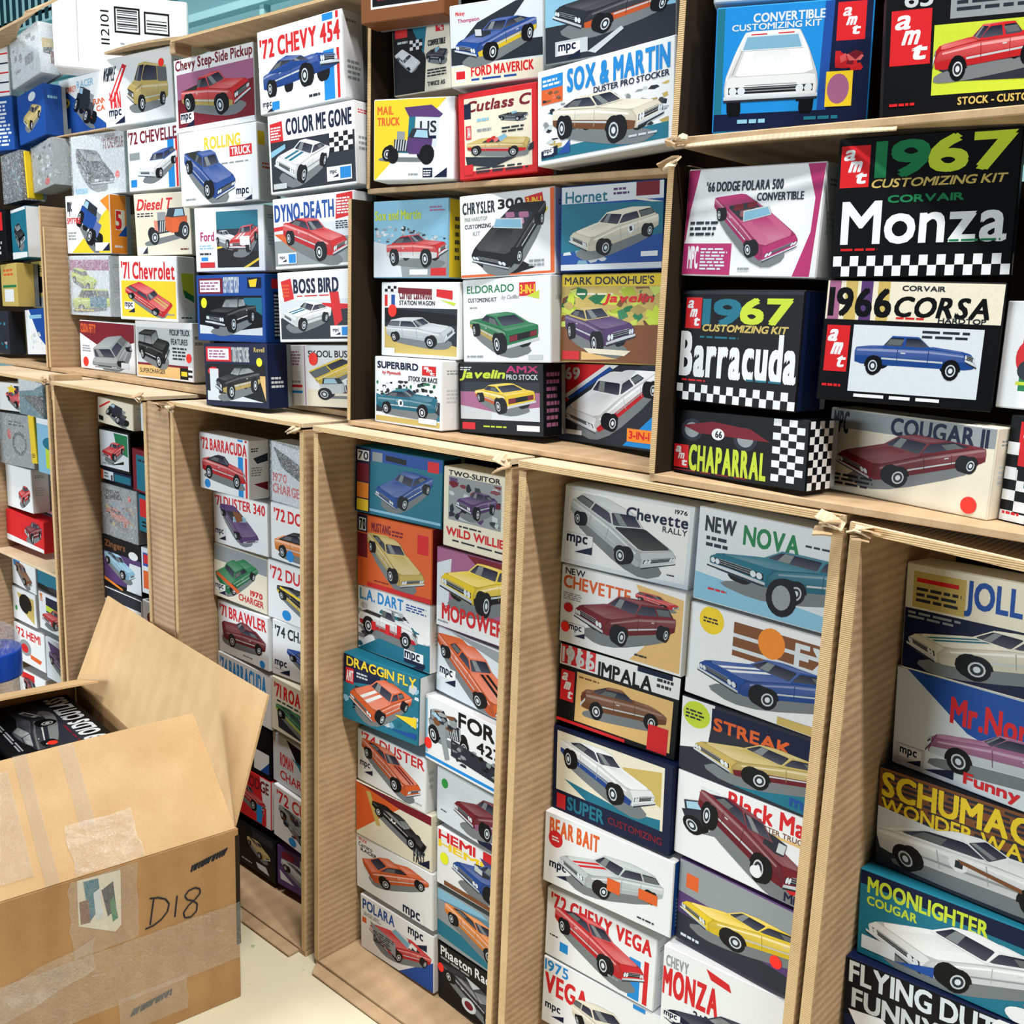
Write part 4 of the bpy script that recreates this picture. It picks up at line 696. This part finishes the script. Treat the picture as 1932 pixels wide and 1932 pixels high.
Q11|white kit box with dark red lettering over a red funny car and blue stripe|W|t '72_CHEVY_VEGA 4 4 96 26 R; r 78 40 88 98 A; r 91 36 95 98 R; l 4 66 14 70 1 D; r 14 72 22 86 A; c mus 8 16 92 88 R 40 14 -5.5 M; l 60 80 72 86 1 G|||-1.1158 0.0971 0.2753 1.3 0.06 0.2495 0.1422
Q12|white kit box with a large red word above a dark blue car, bottom right|W|t CHEVY 2 8 20 20 G; t MONZA 0 22 44 52 R; t 2+2 26 56 38 66 D; p R 34,4 52,10 54,18 38,14; c wag 2 44 104 98 N 136 16 0 J; m 2 70 14|||-0.8391 0.084 0.2588 3.1 0.91 0.2415 0.1725
Q13|white kit box with a sky blue year over a red word, cut by frame|W|t 1975 1 2 22 18 A; t VEGA 2 22 40 52 R; m 2 66 18; c wag 26 30 98 98 C 60 14 11 D; r 78 0 88 6 A|||-1.1141 0.0947 0.1301 2.3 0.2 0.2657 0.1414
R1|blue kit box with a blue coupe and a column of coloured blocks at its left|T|r 0 0 18 100 N; r 2 4 16 20 W; r 2 24 16 52 M; r 2 54 16 78 F; r 2 80 16 98 Y; t 70 3 6 15 18 D; r 18 0 100 18 B; r 20 4 32 18 G; p K 36,6 60,8 60,16 36,14; r 84 4 96 20 R; c mus 24 24 90 86 B 130 24 4 N; r 18 92 100 96 J|r 0 0 100 100 N||-1.6895 0.0889 1.0583 5.1 -0.67 0.2469 0.1414
R2|small framed grey kit box with a photo of a racer and red lettering|C|r 6 10 72 66 G; n 7 12 71 64 40 10 DPMS 15; t TWO-SUITOR 6 3 70 9 D; r 78 20 100 36 M; r 78 46 100 90 N; l 20 70 50 74 1 D; t WILD_WILLIE 4 76 76 86 R; l 12 90 80 94 1 D; c mus 16 24 66 60 P 126 10 0 D|||-1.4352 0.1075 1.0273 -5.1 0.76 0.24 0.1605
R3|orange kit box with a gold fastback, above the striped white stock car kit|O|r 0 0 14 24 N; r 2 4 12 22 Z; t 70 3 6 11 20 K; r 0 26 14 60 M; t MUSTANG 20 8 46 20 M; l 48 12 66 22 2 M; r 82 10 96 36 R; c mus 14 22 92 90 V 52 24 -9.9 K; r 14 94 100 100 R; l 24 88 50 91 1 M|r 0 0 100 100 M||-1.691 0.0989 0.8937 0.5 0.64 0.2339 0.1585
R4|kit box with a yellow and silver coupe close up over red outlined lettering|U|p M 40,0 100,0 100,50; p Z 0,20 20,10 16,70 0,80; r 0 74 100 100 W; c mus 4 6 112 72 Y 125 10 0 K b; t MOPOWER 8 70 88 90 R; l 2 92 18 96 1 G|||-1.4493 0.1076 0.8569 -4.5 1.11 0.2315 0.1645
R5|kit box lettered in blue over a white stock car striped red|W|n 0 24 100 98 90 10 GDST 17; p T 40,66 100,60 100,100 0,100; r 0 0 100 22 W; p W 60,20 100,22 100,50 80,44; t L.A._DART 3 3 64 20 A; l 68 6 98 18 3 B; c trk 2 24 84 76 W 4 12 -2 R b; r 20 50 26 64 R; r 40 48 46 64 R; r 56 44 62 60 R; m 66 76 26; r 66 90 94 96 N|||-1.691 0.1026 0.7464 -1.1 0.9 0.2382 0.1459
R6|kit box with a long orange coupe striped black on grey-white|Z|p G 20,0 100,20 100,0; c sed 0 4 112 104 O 38 30 -14.3 K s; m 4 58 24|||-1.4517 0.1141 0.7139 -7.9 0.35 0.2356 0.1392
R7|dark blue kit box with yellow lettering, orange car, jutting out of its column|T|p N 0,0 60,8 56,30 0,44; n 0 44 40 80 20 10 JKT 19; n 50 6 100 90 26 12 JZT 20; t DRAGGIN_FLY 4 3 96 17 Y; r 3 20 14 44 R; t AMT 4 24 13 40 W; l 18 22 34 32 2 S; c sed 8 20 92 92 O 124 28 -5.5 W s; p Y 70,66 98,60 98,76; p B 62,90 98,84 98,92|r 0 0 100 100 W||-1.691 0.0611 0.5939 4.3 -0.36 0.2281 0.1523
R8|white kit box with a grey engine diagram, black lettering, blue underline and a red dot|W|r 0 92 100 97 A; r 0 4 3 90 J; t FORD 46 4 110 26 K; t 427 70 34 100 50 K; c rod 4 12 60 70 G 20 20 10 D; n 8 14 44 40 24 8 GDH 21; p D 36,50 96,60 96,84 36,76; n 38 52 96 84 30 7 KDG 22; p G 18,40 28,40 34,84 28,88; s 4 74 8|l 10 10 90 30 2 G||-1.4589 0.094 0.5652 -6.9 1.7 0.2463 0.1409
R9|white kit box with dark red lettering over a long orange and maroon coupe|W|t '74_DUSTER 6 2 98 22 R; c mus 6 12 94 90 O 38 20 -9.9 M s; m 3 58 20; l 84 88 96 91 1 G|l 10 20 40 60 3 S||-1.691 0.104 0.4335 -1.7 0.56 0.2351 0.1233
R10|pale kit box with a maroon sedan and a green dot|Z|p N 30,50 80,90 100,100 60,100; c sed 24 10 118 88 M 134 12 4 U b; s 11 24 7 E; l 6 76 16 80 1 D|||-1.4378 0.1109 0.4294 -6.5 0.72 0.238 0.1187
R11|orange-red and cream kit box with a black racer and a mustard pole|C|p O 0,0 70,0 40,40 0,96; p M 0,0 100,0 100,16 60,14; p V 14,10 20,8 34,64 28,66; c rac 22 20 96 78 K 20 16 -14.3 V n; t FAST 78 72 92 96 D; p N 84,96 98,80 98,96|||-1.691 0.1016 0.2988 -0.7 1.62 0.256 0.1305
R12|kit box with red and yellow lettering over a dark blue fender, yellow dot|W|t HEMI 2 2 50 18 R; t HEMI 2 20 60 32 Y; r 60 0 76 16 R; p P 56,14 100,20 100,64 76,50; c mus 20 20 116 88 B 126 14 -4 S e; p H 10,90 100,92 100,100 10,98; s 10 50 9 Y|||-1.4254 0.1037 0.2892 -2.4 1.28 0.2358 0.1282
R13|white kit box with an orange-red hatchback coupe seen from above|W|t World 3 3 14 10 R; t Camaro 3 12 22 20 D; t RACER 6 22 28 28 D; c mus 8 10 96 76 O -28 26 13.2 K; m 62 80 28|||-1.691 0.1046 0.1636 -1.9 2.04 0.2668 0.1332
R14|grey kit box with an orange van-like coupe and a blue-grey sky|G|p J 0,0 60,0 100,30 100,0 0,20; p T 0,60 100,74 100,100 0,90; c mus 10 14 118 86 F 40 16 -5.5 V|||-1.4219 0.1062 0.1546 -3.9 1.68 0.2362 0.1225
R15|white and blue kit box with a red convertible, standing on the carton floor|W|p B 54,100 100,46 100,100; t POLARA 3 5 48 24 B; m 66 4 26; l 4 28 30 36 3 G; r 2 40 8 50 O; c con 12 26 98 86 R 130 20 -7.7 W; p G 14,40 50,54 50,80 20,60; l 18 52 48 74 6 D|||-1.6713 0.1022 0.016 -1 1.8 0.252 0.1357
R16|black kit box with white lettering and dark grey racer, on the carton floor|K|t Phaeton_Racer 4 4 84 20 W; l 4 22 50 28 1 G; c rac 4 28 112 96 D 30 20 -8.8 G; p S 40,30 60,34 50,44; e 44 78 10 12 Z; e 44 78 6 7 M; s 4 44 7|||-1.4161 0.1082 0.016 -5.2 2.83 0.2367 0.1336
S1|white kit box with dark red lettering over a red and black high coupe|W|r 80 0 90 100 A; r 94 0 98 100 R; p W 0,0 100,4 100,30 0,30; t '72_BARRACUDA 4 7 97 28 R; c mus 5 34 96 88 R 8 10 -2 K r; e 16 90 6 8 A|l 10 12 50 20 2 D;p D 20,30 96,22 96,36 40,40;l 10 45 70 62 4 G;p M 20,75 96,72 96,88||-2.261 0.0635 1.0288 -1.5 0.58 0.2228 0.1404
S2|clear-wrapped grey kit box with red lettering at lower left, behind a carton edge|Z|p D 4,8 100,50 100,80 20,40; p G 0,0 60,6 100,30 100,0; t 1970 3 52 30 66 R; t CHARGER 3 70 62 86 R||w|-2.0156 0.1032 1.0293 -3 -0.36 0.22 0.1433
S3|white kit box with dark red lettering over a purple coupe tilted down|W|t '71_DUSTER_340 3 4 96 24 R; c con 12 18 84 92 P 48 36 -16.5 D; p H 36,28 52,30 56,44 44,50; m 2 70 20|||-2.261 0.1003 0.8835 -0.1 1.03 0.2368 0.1311
S4|white kit box with red lettering over an orange coupe, cut by a carton edge|W|t '72_DODGE 6 8 92 30 R; c mus 6 42 100 96 F 18 14 6 K r; e 36 88 7 10 A|||-2.016 0.1016 0.8888 -1.5 0.27 0.22 0.1381
S5|pale kit box with a green car pointing up, red lettering at lower right|C|r 0 0 100 30 G; c sed 2 12 84 92 E -40 34 8 D; p O 6,52 50,76 46,82 4,58; t 1970 70 66 92 76 R; t CHARGER 48 80 94 92 R; m 2 74 20|||-2.261 0.0962 0.744 1.7 -1.15 0.2249 0.1392
S6|white kit box with red lettering over a black coupe with yellow stripes|W|t '72_DUSTER 4 8 100 30 R; c mus 16 36 110 88 K 38 24 -8.8 Y b; p Y 22,40 90,60 90,64 22,44; e 34 88 8 9 A|||-2.0277 0.0993 0.741 0.5 -0.3 0.22 0.1437
S7|white kit box with red lettering over a crimson sports coupe on raised tyres|W|t '71_BRAWLER 4 5 97 28 R; c mus 6 26 96 84 M 158 20 -6.6 V; e 88 92 5 7 A; l 50 88 70 92 1 G|||-2.261 0.1081 0.5921 -3.4 2.07 0.2448 0.1365
S8|white kit box with black lettering over a dark blue coupe nose|W|t '74_CHALLENGER 4 8 110 28 D; c sed 24 42 116 96 B 40 26 -11 K; m 3 70 26|||-2.0059 0.0948 0.6017 5.4 -0.76 0.2173 0.1389
S9|kit box with bright blue lettering, half hidden behind the raised brown flap|W|t '74_BARRACUDA 4 6 90 40 A; c mus 10 50 90 92 G 34 10 0 D|||-2.261 0.1018 0.4495 -0.8 -0.78 0.2461 0.1423
S10|kit box with light red block lettering over a green car in dark foliage|C|t '71_ROAD_RUNNER 5 8 130 34 R; l 10 38 60 44 1 D; p D 10,50 100,60 100,100 14,92; c mus 8 46 110 96 E 38 20 -9.9 L b|||-2.0087 0.0929 0.4598 -2.5 -1.24 0.22 0.1368
S11|dark-topped kit box with faded red lettering, under the green car kit|Z|p K 30,0 100,10 100,60 60,50; p T 40,30 100,50 100,80; t ROMAN 16 34 44 60 R; t CHARIOT 16 70 90 88 R|||-2.0228 0.1063 0.3126 -5 0.56 0.2176 0.1293
S12|black kit box with a white and blue corner emblem, behind the raised brown flap|K|r 70 50 98 92 W; p B 82,92 98,66 98,92; t DUSTER 10 10 60 30 S; c mus 10 34 66 88 D 34 10 0 M|||-2.261 0.0986 0.3113 0.6 -0.87 0.2344 0.1315
S13|red kit box with a dark red car, just above the raised brown flap corner|R|p W 80,0 100,0 100,100 90,100; t '73_DODGE 30 6 96 30 M; c mus 26 30 92 80 R 34 10 -5.5 K; r 74 60 84 98 A; r 88 60 92 98 R|r 0 0 100 100 W||-2.261 0.0983 0.1724 0.7 -0.6 0.2346 0.1343
S14|white kit box with red lettering over a pale grey jumbled car near the floor|W|t '72_CUDA 6 6 100 30 R; c mus 10 32 108 86 G 44 16 -11 P; e 40 90 8 8 A; n 20 40 80 80 16 9 DGH 23|||-2.0064 0.0948 0.1738 -4.1 -0.77 0.22 0.1387
S15|black kit box with an olive-yellow car, on the carton floor behind the flapped carton|K|r 60 2 96 20 D; c mus 50 22 92 64 V 44 16 -5.5 K; p Z 66,76 84,74 90,90 70,88; l 40 84 60 90 1 S|||-2.261 0.1005 0.0301 -0.2 -0.49 0.2538 0.1176
S16|purple kit box with a pale streaked car, on the carton floor in the right column|P|r 8 8 30 26 M; r 40 10 60 30 S; c mus 6 28 100 92 S 38 20 -13.2 D; p Z 4,60 30,84 6,84|||-1.9963 0.0972 0.04 3.3 -0.06 0.22 0.108
T1|white kit box with a grey machine, above the white-panelled red coupe kit|C|p R 4,36 34,4 38,8 6,42; c rod 24 12 90 92 D 60 10 -20 G; e 70 78 7 16 D; p K 2,70 16,74 16,92 4,90|||-2.904 0.1189 1.1249 0.5 -1.91 0.2051 0.0749
T2|white-panelled kit box with a dark red coupe on a green ground|K|r 3 4 96 94 Z; p E 50,6 94,8 94,60 60,50; p K 10,64 50,84 80,72 80,80 40,88; c mus 8 30 84 78 R 126 16 6 M; l 10 84 60 90 1 G|||-2.904 0.1187 0.9895 0.6 0.03 0.182 0.1211
T2b|narrow dark kit box end with an orange square and a white label|N|r 0 0 8 100 O; r 8 8 42 92 Z; l 12 20 28 80 2 D; r 34 40 40 90 D; r 46 20 98 90 T|||-2.904 0.1209 0.9549 -0.4 0.11 0.1858 0.0337
T3|clear-wrapped grey kit box with an orange jumbled picture and a red dot|G|p D 2,10 50,8 60,24 10,30; n 10 34 90 80 30 10 FHPVJ 25; p V 10,40 90,66 90,70 10,46; c sed 10 44 80 80 O 34 14 -7.7 D; s 80 18 6||w|-2.904 0.1219 0.7897 -0.8 0.63 0.2162 0.1558
T4|black-banded kit box with a light blue car and an orange stripe|K|r 2 30 98 90 P; p Z 70,40 98,40 98,96 60,96; t Zingers 6 8 60 24 H; e 80 24 12 8 W; c mus 4 30 84 78 J 38 16 -8.8 F; p F 2,82 50,96 50,100 2,88|||-2.904 0.1164 0.6311 1.8 0.04 0.2204 0.1583
T5|white kit box with bold black rounded lettering, behind the tip of the raised brown flap|W|r 0 0 100 20 D; t COOPER 4 26 96 46 K; c mus 10 52 90 96 M 34 10 0 D|||-2.904 0.1153 0.4564 2.4 -1.38 0.2049 0.1715
U1|pale grey kit box end at the very top right of the leftmost tall post carton|Z|l 10 20 60 60 2 G|||-2.6723 0.1299 1.1221 0.1 -0.25 0.16 0.0776
U2|navy kit box framed in dark red, second in the narrow right column|M|r 14 12 96 96 T; l 20 20 80 30 1 D|||-2.7176 0.124 0.9483 -4.3 -0.14 0.1774 0.1222
U3|colourful kit box with a red square and lime strip in the narrow right column|T|r 4 10 40 60 R; r 44 20 96 40 L; l 10 70 90 90 2 K|||-2.6878 0.1222 0.8358 -2.9 0.1 0.1747 0.1067
U4|kit box with an orange block and blue band in the narrow right column|Z|r 4 10 50 40 B; r 4 50 70 90 O; r 6 14 20 34 R|||-2.6747 0.1177 0.6563 4.3 -0.17 0.18 0.1355
U5|white kit box with a maroon car, lowest in the narrow right column|W|e 30 34 16 14 M; p M 10,50 60,60 80,90 30,80|||-2.6853 0.122 0.4959 -2.7 -0.6 0.18 0.1379
V1|white kit box with a red painted figure-like car and a yellow star shape|W|p N 55,8 96,6 97,70 80,80; c mus 30 20 94 92 R 60 20 11 M; p Y 48,4 54,16 64,16 56,26 58,38 48,30 38,36 42,24 34,16 44,14|||-3.534 0.0821 1.1051 7.7 0.97 0.198 0.0913
V2|clear-wrapped dark blue kit box beside the red car kit at the far left|T|p Z 0,0 100,10 60,30 0,40; p K 10,50 100,40 100,100||w|-3.3339 0.0751 1.1105 -3.3 0.36 0.2 0.119
V3|clear-wrapped grey kit box with a round helmet-like shape|G|e 60 56 22 24 D; e 60 56 16 17 G; l 30 12 80 24 2 K; e 30 40 6 10 R||w|-3.5369 0.0876 0.9254 5.1 0.86 0.2129 0.1705
V4|light blue kit box with a lime patch beside the yellow strip|J|r 30 50 100 90 L; r 0 0 100 10 W; e 50 44 30 12 T|||-3.2799 0.1 0.9274 0 0.27 0.1926 0.1756
V5|white kit box with a red car beside the frame's left edge|W|c mus 46 40 94 92 R 136 12 0 M|||-3.5425 0.1018 0.7755 -0.8 1.25 0.2057 0.1446
V6|clear-wrapped white kit box with a red lower half|W|r 0 40 100 100 R; p J 10,8 70,14 70,34 10,30; p P 20,40 60,46 50,70||w|-3.5233 0.1905 0.7575 -5.5 1.64 0.25 0.1571
V7|red kit box with a dark red car on its thin side|R|c mus 50 8 96 84 M 136 12 0 R; p W 0,80 100,88 100,100 0,100|||-3.5425 0.0927 0.6609 2.6 -1.45 0.2614 0.106
V8|white kit box with a plum car above the cardboard divider|W|p D 0,0 60,10 50,50 0,30; c wag 14 22 64 86 P 130 16 0 D; l 60 20 94 80 6 G|||-3.4399 0.1898 0.6371 -4.2 0.77 0.25 0.115
V9|white kit box with a red-brown car and sky blue corner|W|p A 4,12 34,10 36,40 8,44; c mus 14 30 86 92 H 44 20 -12.1 R|||-3.545 0.1041 0.5038 -1.7 -0.46 0.1985 0.1219
V10|dark teal kit box directly under the cardboard divider|K|r 0 20 100 80 T; e 70 84 26 10 D|||-3.3451 0.1041 0.5287 -2.3 0.04 0.1888 0.0935
V11|white kit box with a dark and gold oval picture and a green dot|W|p V 20,12 94,16 92,94 50,70; e 56 40 28 30 K; e 76 70 12 14 V; s 14 64 8 E|||-3.5436 0.0995 0.3799 0.3 0.84 0.182 0.1159
V12|white kit box with a bright red car over a navy and lime picture|W|r 26 8 100 50 N; p L 26,30 100,40 100,50 26,46; c mus 8 36 100 90 R 126 14 0 W; t TYPE 4 4 14 24 F|||-3.3331 0.0994 0.3946 0.4 0.49 0.2 0.1288
V13|white kit box with red lettering over a grey engine, left of the purple car kit|W|t '72_HEMI 8 8 88 30 R; e 36 58 20 22 G; e 34 60 12 12 R; p O 50,70 90,74 84,86 54,82|||-3.5428 0.0973 0.2343 1.3 0.56 0.2276 0.1326
V14|grey kit box with a purple car in the far left carton|Z|p P 8,8 80,20 90,80 30,60; c mus 10 30 100 90 P 34 14 -11 G|||-3.2982 0.0983 0.2298 1.5 -0.3 0.2 0.144
V15|kit box with a maroon car peeping over the open flap carton|W|r 0 0 60 20 R; c mus 16 14 90 90 M 44 16 -11 D|||-3.5137 0.0947 0.0786 3.3 0.56 0.1819 0.123
W1|white kit box end striped with thin red and blue lines at the far upper left|W|r 0 20 100 23 R; r 0 38 100 41 N; r 0 56 100 59 R; r 0 74 100 77 N; r 0 92 100 95 R|||-3.8029 0.2044 2.1235 12.6 0.35 0.1441 0.1678
W2|blue kit box end with white lines under the white striped one|B|l 10 6 96 94 12 Z|||-3.8275 0.2064 1.9512 8.4 -0.06 0.1849 0.1701
X1|clear-wrapped grey and white kit box in the top left open carton|Z|n 6 10 90 90 20 16 GZS 27; r 50 50 80 70 G|r 0 0 100 20 W;r 15 30 80 50 V;p K 20,50 70,46 70,62 20,60;r 60 55 98 80 M|w|-3.6341 0.2348 2.1388 -6.3 3.44 0.2798 0.1492
X2|blue kit box with a yellow car and an oval badge|B|e 58 14 14 9 Z; c mus 20 30 90 80 V 136 20 -5.5 K|r 0 0 100 100 B;l 20 20 80 30 1 J||-3.5948 0.2309 1.9587 -5.3 3.44 0.2463 0.1532
X3|clear-wrapped dark grey kit box with rippled film, left of the yellow tape|D|n 6 10 94 90 26 12 GDT 29||w|-3.7276 0.225 1.7767 -3 2.81 0.1753 0.1582
X3b|clear-wrapped kit box of dark and white patches, right of the yellow tape|G|n 6 10 94 90 30 12 KGZS 31; e 70 88 12 8 R||w|-3.5301 0.2404 1.807 -9.1 3.44 0.2386 0.1402
W4|dark kit box with a red band, left of the teal car kit|K|r 40 4 90 40 R; l 10 60 90 90 3 S|||-3.9198 0.2225 1.5875 -1.3 0.81 0.2016 0.1714
X4|teal kit box with a black car above the olive kits|T|r 0 0 100 6 W; c mus 20 30 90 80 K 60 16 0 T; p W 0,86 100,90 100,100 0,100|r 0 0 100 100 W||-3.7137 0.237 1.5943 -9.3 2.02 0.195 0.1654
W5|mustard kit box with a white label square|V|r 20 60 80 90 W; l 20 10 90 30 2 O; r 10 50 100 56 E|||-3.8416 0.2438 1.4349 -11.2 1.05 0.2472 0.1438
X5|olive-yellow kit box with a round black picture|V|e 50 50 26 18 K; l 20 8 80 24 3 D; r 0 76 100 100 G|r 0 0 100 100 W||-3.7004 0.2911 1.4354 -10.1 0.81 0.2288 0.1554
W6|dark grey kit box beside a red strip at the lower far left|D|n 6 10 94 90 16 12 GDT 33|||-3.9705 0.2261 1.2684 -3 0.68 0.2393 0.148
W7|kit box with an orange and yellow scene beside a red strip|V|r 0 20 26 100 R; n 30 10 98 96 14 16 ORFY 35|||-3.782 0.3376 1.2706 -10.3 2.69 0.2259 0.1476
X6|blue and white kit box with a pale dog-like bike shape|B|p W 0,0 20,0 60,60 100,86 100,100 0,100; r 20 12 80 20 J; n 20 50 80 90 14 10 ZSC 37|r 0 0 100 100 Z||-3.618 0.2285 1.2772 -5.1 3.21 0.2004 0.1515
YA|narrow bright yellow kit box end between two wrapped kits near the top left|Y|l 20 4 80 10 1 D|r 0 0 100 100 Y||-3.5322 0.218 1.7898 12.8 3.44 0.0067 0.1482
YB|narrow bright yellow kit box end beside the grey wrapped helmet kit|Y|l 10 80 80 90 3 D|r 0 0 100 100 Y||-3.3089 0.092 0.951 11.7 3.44 0.0292 0.1573
K0|pale grey kit box whose bottom edge shows above the blue convertible kit|S|l 20 40 80 60 2 G|r 0 0 100 100 G||-0.8328 0.0177 1.9216 25.7 1.52 0.1872 0.0661
'''
for line in KITS.strip().split('\n'):
    kid, label, bg, spec, side, flags, pose = line.split('|')
    model_kit(kid, label, bg, spec, side, flags, [float(v) for v in pose.split()])
# kits lying face up in the flapped floor carton
bk = model_kit('FK', "black kit box lying face up, lettered upside down, in the flapped carton", 'K',
  "p D 0,40 100,30 100,70 0,80; c mus 16 18 84 66 D 40 14 0 G; l 20 10 80 16 2 G; t '69_OLDS_CUTLASS 6 72 96 94 Z; l 6 66 60 70 1 M; s 22 44 5", '', '', (-2.36, -.12, .375, 0, 0, .40, .25))
bk.rotation_euler = (R(-90), 0, R(174))
bk2 = model_kit('FL', 'black kit box with a white corner, face up, nearer in the flapped carton', 'K', "c mus 10 20 90 70 S 30 14 0 D; t CUTLASS 10 74 60 92 Z; r 70 74 96 94 W", '', '', (-2.40, -.385, .365, 0, 0, .34, .19))
bk2.rotation_euler = (R(-90), 0, R(172))
bx = model_kit('FM', 'plain kit box beneath the black kit in the flapped carton', 'M', "t KIT 10 10 40 40 W", '', '', (-2.30, -.12, .30, 0, 0, .40, .25)); bx.rotation_euler = (R(-90), 0, R(172))
